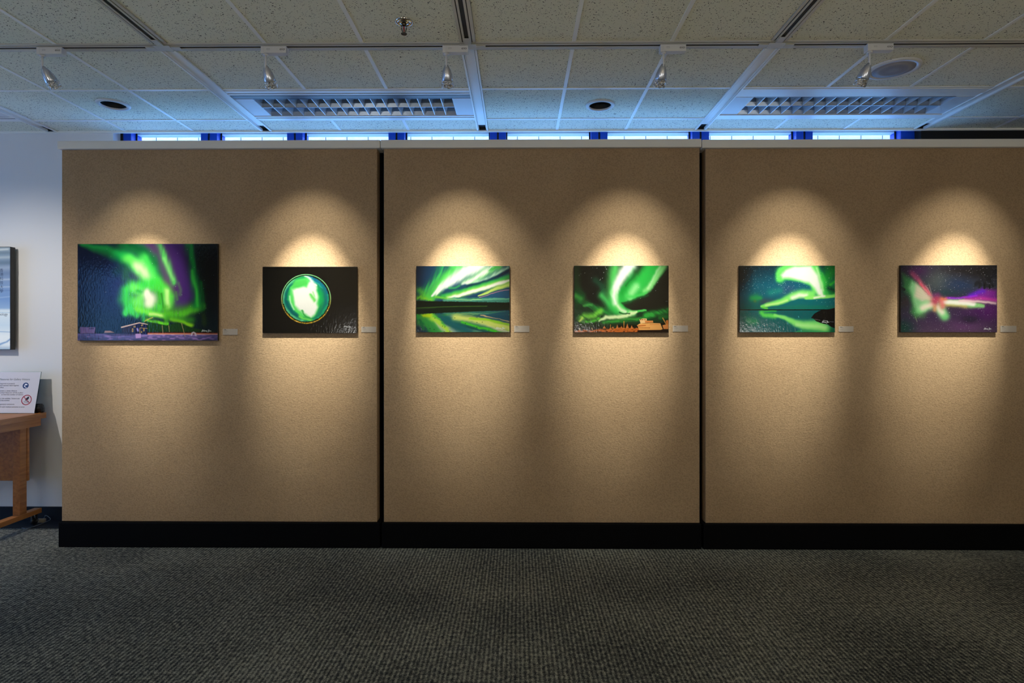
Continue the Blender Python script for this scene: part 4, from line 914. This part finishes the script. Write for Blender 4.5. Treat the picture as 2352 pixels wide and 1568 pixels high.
for s in (-1, 1):
    tube(bm, [(s * 0.011, 0, -0.022), (s * 0.0135, 0, -0.040), (s * 0.009, 0, -0.056), (0, 0, -0.064)], 0.0028, 8)
obj('frame', bm, M_brass, t, smooth=True)
bm = BM(); lathe(bm, [(0.001, -0.026), (0.0035, -0.032), (0.0035, -0.052), (0.001, -0.058)], 12, close0=True, close1=True); obj('glass_bulb', bm, M_red, t, smooth=True)
bm = BM(); lathe(bm, [(0.004, -0.060), (0.009, -0.065), (0.017, -0.068), (0.016, -0.0715), (0.006, -0.071)], 24, close0=True, close1=True); obj('deflector', bm, M_brass, t)

# ------------------------------------------------------------------ wall screen
SY = 4.93
s0, s1 = on_y(24.5, 566.5, SY), on_y(24.5, 803, SY)
sw, sh = 1.50, s0.z - s1.z; scx, scz = s0.x - sw / 2, (s0.z + s1.z) / 2
t = thing('wall_screen', 'flat black display screen glowing blue with silver reflections painted in, mounted on the white wall', 'screen', (scx, SY, scz))
boxes('casing', [(-sw/2, sw/2, 0.001, 0.046, -sh/2, sh/2)], M_tvblack, t, bev=0.003)
boxes('wall_bracket', [(-0.3, 0.3, 0.0465, 0.069, -0.2, 0.2)], M_tvblack, t)
bz = 0.004
boxes('bezel', [(sw/2 - bz, sw/2, -0.002, 0.0015, -sh/2, sh/2), (-sw/2, -sw/2 + bz, -0.002, 0.0015, -sh/2, sh/2), (-sw/2 + bz, sw/2 - bz, -0.002, 0.0015, sh/2 - bz, sh/2), (-sw/2 + bz, sw/2 - bz, -0.002, 0.0015, -sh/2, -sh/2 + bz)], M_tvblack, t)
p = Pic(-1000, 90, 130, 1415, 300)
p.grad([(90, (150, 168, 184)), (200, (122, 148, 176)), (400, (128, 152, 190)), (600, (128, 160, 208)), (760, (120, 158, 216)), (880, (146, 180, 226)), (905, (214, 232, 250)), (935, (226, 240, 252)), (1100, (206, 228, 250)), (1250, (236, 246, 255)), (1360, (230, 242, 255)), (1415, (160, 186, 214))])
p.warp(30, 26, 260, 120, 4)
for yy, w_, col, a in [(110, 12, (214, 226, 234), .8), (150, 16, (110, 132, 154), .7), (215, 26, (178, 194, 208), .8), (290, 30, (100, 124, 150), .75), (360, 30, (160, 178, 206), .7), (430, 24, (108, 134, 174), .6), (500, 12, (190, 206, 230), .7), (590, 9, (186, 206, 234), .7), (640, 12, (104, 138, 194), .6), (740, 9, (176, 200, 236), .5)]:
    p.st([(-1000, yy - 20), (-500, yy + 20), (-200, yy), (130, yy)], w_, col, a)  # silvery wavy reflections painted into the screen image
p.st([(-1000, 1190), (0, 1190), (130, 1196)], 5, (120, 160, 210), .7); p.st([(-1000, 1370), (40, 1366), (100, 1330), (125, 1280)], 8, (110, 150, 205), .8); p.st([(-1000, 938), (130, 940)], 4, (150, 190, 230), .8)
M_scr = bpy.data.materials.new('screen_picture_reflection'); M_scr.use_nodes = True
va = N(M_scr, 'ShaderNodeVertexColor'); va.layer_name = 'ink'
BS(M_scr).inputs['Base Color'].default_value = (0.02, 0.02, 0.02, 1); BS(M_scr).inputs['Roughness'].default_value = 0.12
L(M_scr, va.outputs['Color'], BS(M_scr).inputs['Emission Color']); BS(M_scr).inputs['Emission Strength'].default_value = 0.75
scr = painted_grid('display', p, sw - 2 * bz, sh - 2 * bz, M_scr, t, (0, 0.0004, 0), 1.0)
def scr_pt(px, py): q = on_y(px, py, SY - 0.0015); return Vector((q.x - scx, -0.0012, q.z - scz))
for i, ch in enumerate('香港科技大學'):
    q = scr_pt(-1.0, 623.5 + i * 9.45); text('screen_character', ch, 0.034, M_text_dark, scr, Matrix.Translation(q - Vector((0, 0, 0.002))) @ ROTX, sx=0.95)
q = scr_pt(17.2, 724.3); text('screen_caption', 'The Hong Kong University of Science and Technology', 0.034, M_text_dark, scr, Matrix.Translation(q) @ ROTX, align='RIGHT', sx=0.82)

# ------------------------------------------------------------------ table, sign and small things by the white wall
TY1 = 4.92; tc_ = on_y(106.5, 946.5, TY1); TZ, TX = tc_.z, tc_.x
LXR = on_y(46, 1150, 4.685).x
t = thing('side_table', 'oak side table with slab foot on castors, standing by the white wall', 'table', (LXR, 4.7, 0))
ox, oy = LXR, 4.7
def R_(l): return [(q[0] - ox, q[1] - ox, q[2] - oy, q[3] - oy, q[4], q[5]) for q in l]
TXL = TX - 1.5
boxes('table_top', R_([(TXL, TX, 4.17, TY1, TZ - 0.047, TZ)]), M_wood, t, bev=0.002)
ax = on_y(94, 966, 4.875)
for xa in (ax.x, TXL + 0.042): boxes('apron', R_([(xa - 0.022, xa, 4.21, 4.875, TZ - 0.105, TZ - 0.0475)]), M_wood, t, bev=0.001)
fz0, fz1 = 0.095, 0.135
for (xa, sgn) in ((LXR, 1), (TXL + 0.09, 1)):
    boxes('leg', R_([(xa - 0.060, xa, 4.685, 4.750, fz1 + 0.0005, TZ - 0.0475)]), M_wood, t, bev=0.002)
    boxes('foot', R_([(xa - 0.060, xa + 0.002, 4.19, 4.90, fz0, fz1)]), M_wood, t, bev=0.002)
    for yy in (4.86, 4.24):
        bm = BM(); lathe(bm, [(0.010, -0.012), (0.030, -0.010), (0.033, -0.006), (0.033, 0.006), (0.030, 0.010), (0.010, 0.012)], 24, Matrix.Translation((xa - 0.03 - ox, yy - oy, 0.0375)) @ Matrix.Rotation(math.pi/2, 4, 'Y'), close0=True, close1=True)
        cs = obj('castor_wheel', bm, M_blackplastic, t)
        boxes('castor_fork', R_([(xa - 0.048, xa - 0.044, yy - 0.012, yy + 0.012, 0.03, 0.095), (xa - 0.016, xa - 0.012, yy - 0.012, yy + 0.012, 0.03, 0.095), (xa - 0.048, xa - 0.012, yy - 0.014, yy + 0.014, 0.085, 0.0945)]), M_chrome, cs)
boxes('modesty_panel', R_([(TXL + 0.06, LXR + 0.004, 4.7505, 4.772, 0.40, TZ - 0.09)]), M_wood, t, bev=0.001)

# slanted acrylic sign
SB = 4.845; z0 = TZ + 0.001; ST_ = 4.915
b0 = on_y(79.5, 950, SB); t0 = on_y(95, 853.5, ST_)
vdir = Vector((0, ST_ - SB, t0.z - z0)); vlen = vdir.length; vdir.normalize(); ndir = Vector((0, -vdir.z, vdir.y))
SWD = 0.46; org = Vector((t0.x, SB, z0))
def sg(px, py, lift=0.0015):
    d = ray(px, py); o = Vector((0, 0, CAMZ)); k = (org - o).dot(ndir) / d.dot(ndir); return o + d * k + ndir * lift
sgn = thing('acrylic_sign', 'white notice in a slanted clear acrylic stand on the oak table', 'sign', org)
def slab(u0, u1, v0, v1, n0, n1):
    return [(Vector((u, 0, 0)) + vdir * v + ndir * n) for n in (n0, n1) for (u, v) in ((u0, v0), (u1, v0), (u1, v1), (u0, v1))]
def hx(l): return [l[i] for i in (0, 1, 2, 3, 4, 5, 6, 7)]
bm = BM(); hexa(bm, slab(-SWD, 0.0, 0.0, vlen, -0.0035, -0.001)); obj('acrylic_sheet', bm, M_acryl, sgn)
bm = BM(); hexa(bm, slab(-SWD + 0.003, -0.0035, 0.002, vlen - 0.002, -0.0009, 0.0)); obj('paper', bm, M_paper, sgn)
bm = BM(); box(bm, -SWD, -0.14, -0.004, 0.07, 0.0, 0.003); obj('acrylic_base', bm, M_acryl, sgn)
mt0 = Matrix((Vector((1, 0, 0, 0)), Vector((0, vdir.y, ndir.y, 0)), Vector((0, vdir.z, ndir.z, 0)), Vector((0, 0, 0, 1))))
def stx(name, body, px, py, size, m, sx=1.0, shear=0.12):
    q = sg(px, py, 0.0007) - org; return text(name, body, size, m, sgn, Matrix.Translation(q) @ mt0, align='RIGHT', shear=shear, sx=sx)
stx('notice_title', 'Preventive Measures for Gallery Visitors', 68.5, 873, 0.0245, M_signtitle, 0.9)
for body, px_, py_ in [('Visitors are required to properly', 34, 882), ('wear a mask and maintain hand hygiene', 43, 886.3), ('in the gallery', 8.5, 890.8), ('Your attention: a sense distance', 39, 898.6), ('and crowd control measures will be in place', 53, 903), ('to limit the number of visitors', 53, 907.4),
                     ('Please do not touch the exhibits. Visitors are', 45, 916.3), ('kept out of the exhibits', 22, 920.8), ('Anyone with respiratory symptoms', 33, 929.5), ('should seek medical assistance at once', 56, 935.6)]:
    stx('notice_line', body, px_, py_, 0.0165, M_signink, 0.92, 0.1)
eu, ev = Vector((1, 0, 0)), vdir
def icon_disc(name, px, py, r0, r1, m, lift): bm = BM(); disc(bm, sg(px, py, lift) - org, eu, ev, r0, r1, 36); return obj(name, bm, m, sgn)
def icon_poly(name, pts, m, lift):
    bm = BM()
    for pl in pts: bm.faces.new([bm.verts.new(sg(x, y, lift) - org) for x, y in pl])
    return obj(name, bm, m, sgn)
icon_disc('mask_icon_disc', 59, 885.3, 0, 0.0255, M_signblue, 0.0006)
icon_poly('mask_icon', [[(56.5, 883.3), (58, 881.2), (61, 880.8), (63.4, 882.6), (63, 884.2), (57.2, 884.6)], [(55.2, 884.8), (58.4, 885.6), (58.6, 889), (55.6, 888)], [(57.5, 890.8), (58.6, 889.4), (61, 889.2), (62, 890.6)]], M_signwhite, 0.0009)
icon_disc('no_touch_ring', 61, 918.2, 0.0365, 0.0435, M_signred, 0.0006)
icon_poly('hand_icon', [[(58, 918), (59.5, 914.5), (62, 912.8), (65.4, 910.2), (67, 911.6), (66.6, 914.6), (64, 917.6), (61.6, 919.6), (58.8, 920)]], M_signblack, 0.0007)
icon_poly('slash', [[(54.2, 911.4), (55.4, 910.3), (67.6, 923.6), (66.4, 924.8)]], M_signred, 0.0010)
stx('icon_text', 'PLEASE', 66.2, 923.4, 0.014, M_signblack, 1.0, 0.0); stx('icon_text', 'DO NOT TOUCH', 66, 925.8, 0.006, M_signblack, 1.0, 0.0)

# small black box behind the sign
q0 = on_y(80, 948, 4.90); q1 = on_y(100, 926.5, 4.90)
t = thing('black_box', 'small black rounded plastic device on the table behind the notice', 'device', (q1.x - 0.05, 4.898, TZ))
bm = BM(); hh = q1.z - TZ
prof = [(-0.09, 0.0), (0.05, 0.0), (0.052, hh * .35), (0.040, hh * .95), (0.030, hh), (-0.07, hh)]
f0 = [bm.verts.new((x, -0.021, z)) for x, z in prof]; f1 = [bm.verts.new((x * .96, 0.020, z * .96)) for x, z in prof]
bm.faces.new(f0); bm.faces.new(list(reversed(f1)))
for i in range(6): bm.faces.new((f0[i], f1[i], f1[(i+1) % 6], f0[(i+1) % 6]))
bmesh.ops.bevel(bm, geom=bm.edges[:], offset=0.006, segments=3, affect='EDGES'); o = obj('casing', bm, M_blackplastic, t, smooth=True)
boxes('lid_seam', [(-0.07, 0.036, -0.0218, -0.0205, hh * .62, hh * .66)], M_slot, t)
# plug, cable
c = on_z(93, 1200, 0.004)
bm = BM(); box(bm, -0.040, 0.040, -0.015, 0.015, 0, 0.034, bev=0.008); o = obj('power_adapter', bm, M_beige, loc=(c.x, c.y + 0.0, 0.0045), smooth=True); tag(o, 'beige power adapter lying on the dark floor edge beside the table foot', 'power adapter')
pts = []
for (px_, py_) in [(50, 1212), (60, 1213.5), (75, 1210), (95, 1203), (115, 1194.5), (128, 1187.5), (133, 1184), (131.5, 1183), (122, 1186.5), (108, 1191), (98, 1195)]:
    v = on_z(px_, py_, 0.006 if py_ > 1199 else 0.007); v.y = min(v.y, 4.975); v.z = 0.0075 if py_ > 1196 else 0.0075 + (1196 - py_) * .003; pts.append(v)
# smooth the curve
def cr(P, n=8):
    o = []
    for i in range(len(P) - 1):
        a, b, c_, d = P[max(i-1, 0)], P[i], P[i+1], P[min(i+2, len(P)-1)]
        for k in range(n):
            u = k / n; o.append(0.5 * ((2*b) + (c_ - a)*u + (2*a - 5*b + 4*c_ - d)*u*u + (3*b - a - 3*c_ + d)*u**3))
    o.append(P[-1]); return o
bm = BM(); tube(bm, cr(pts), 0.0022, 8); o = obj('power_cable', bm, M_cable, smooth=True); tag(o, 'thin grey cable looping across the dark floor edge beside the board plinth', 'cable')

# ------------------------------------------------------------------ lights
def spot(name, loc, target, energy, size, blend, col, rad=0.02):
    l = bpy.data.lights.new(name, 'SPOT'); l.energy = energy; l.spot_size = math.radians(size); l.spot_blend = blend; l.color = col; l.shadow_soft_size = rad
    o = bpy.data.objects.new(name, l); C.objects.link(o); o.location = loc
    o.rotation_euler = (Vector(target) - Vector(loc)).to_track_quat('-Z', 'Y').to_euler(); return o
WARM = (1.0, 0.99, 0.85)
E = [43, 58, 58, 56, 54, 50]
for k, (lp, cc) in enumerate(zip(lamps, pic_c)):
    tx = cc.x if k < 5 else on_y(2178, 600, PANEL_Y).x
    spot('lamp_beam', lp, (tx, PANEL_Y, 1.77), E[k] * 8.0, 34, 1.0, WARM, 0.016)
    spot('lamp_halo', lp, (tx, PANEL_Y, 1.9), E[k] * 1.0, 62, 1.0, WARM, 0.018)
def area(name, loc, target, sx, sy, energy, col, portal=False):
    l = bpy.data.lights.new(name, 'AREA'); l.shape = 'RECTANGLE'; l.size = sx; l.size_y = sy; l.energy = energy; l.color = col
    o = bpy.data.objects.new(name, l); C.objects.link(o); o.location = loc
    o.rotation_euler = (Vector(target) - Vector(loc)).to_track_quat('-Z', 'Y').to_euler()
    if portal: l.cycles.is_portal = True
    return o
# unseen area lights behind the viewer, added as ambient fill
for x in (-3.1, 0.62, 4.3):
    area('room_fill', (x, -1.0, CEIL - 0.03), (x, -1.0, 0), 1.2, 0.5, 5, (1.0, 0.93, 0.78))
    area('rear_bounce_fill', (x, -1.6, CEIL - 0.10), (x, -3.2, 1.7), 1.2, 0.15, 26, (1.0, 0.97, 0.86))  # added, unseen; bounces fill light off the rear wall
for x in (-2.6, 0.8, 4.0): area('ceiling_fill', (x, -1.7, 1.5), (x, -0.6, 3.3), 1.0, 0.4, 24, (1.0, 0.97, 0.91))  # added fill with no fixture, lifts the ceiling brightness
# spotlight that washes the notice and the table
spot('table_lamp', (-4.55, 2.72, 3.12), (-4.15, 4.95, 1.15), 150, 74, 0.9, (1.0, 0.95, 0.88), 0.02)
# daylight
area('daylight_portal', ((xl + xr) / 2, 5.26, 2.1), ((xl + xr) / 2, 0, 2.1), xr - xl, 2.8, 1, (1, 1, 1), True)
for a, b in LW: area('daylight_portal', (RX0 - 0.1, (a + b) / 2, (WZ0 + WZ1) / 2), (0, (a + b) / 2, (WZ0 + WZ1) / 2), b - a, WZ1 - WZ0, 1, (1, 1, 1), True)
sl = bpy.data.lights.new('sun', 'SUN'); sl.energy = 14.0; sl.angle = 0.02; so = bpy.data.objects.new('sun', sl); C.objects.link(so)
so.rotation_euler = Vector((0.15, 0.35, -1.0)).to_track_quat('-Z', 'Y').to_euler()
w = bpy.data.worlds.new('World'); bpy.context.scene.world = w; w.use_nodes = True
bg = w.node_tree.nodes['Background']; bg.inputs[0].default_value = (0.20, 0.48, 1.05, 1); bg.inputs[1].default_value = 3.5

# ------------------------------------------------------------------ camera
cam = bpy.data.cameras.new('Camera'); co = bpy.data.objects.new('Camera', cam); C.objects.link(co)
cam.sensor_width = 36; cam.lens = F * 36 / 2352; cam.shift_y = -16 / 2352; cam.clip_start = 0.05
co.location = (0, 0, CAMZ); co.rotation_euler = (math.pi / 2, 0, TH)
sc = bpy.context.scene; sc.camera = co
sc.view_settings.view_transform = 'Standard'; sc.view_settings.look = 'None'; sc.view_settings.exposure = 0.0; sc.view_settings.gamma = 1.0
sc.cycles.use_denoising = True; sc.cycles.max_bounces = 6; sc.cycles.diffuse_bounces = 3; sc.cycles.glossy_bounces = 3; sc.cycles.transmission_bounces = 4; sc.cycles.transparent_max_bounces = 6; sc.cycles.use_adaptive_sampling = True; sc.cycles.adaptive_threshold = 0.1; sc.cycles.adaptive_min_samples = 16; sc.cycles.sample_clamp_indirect = 6.0
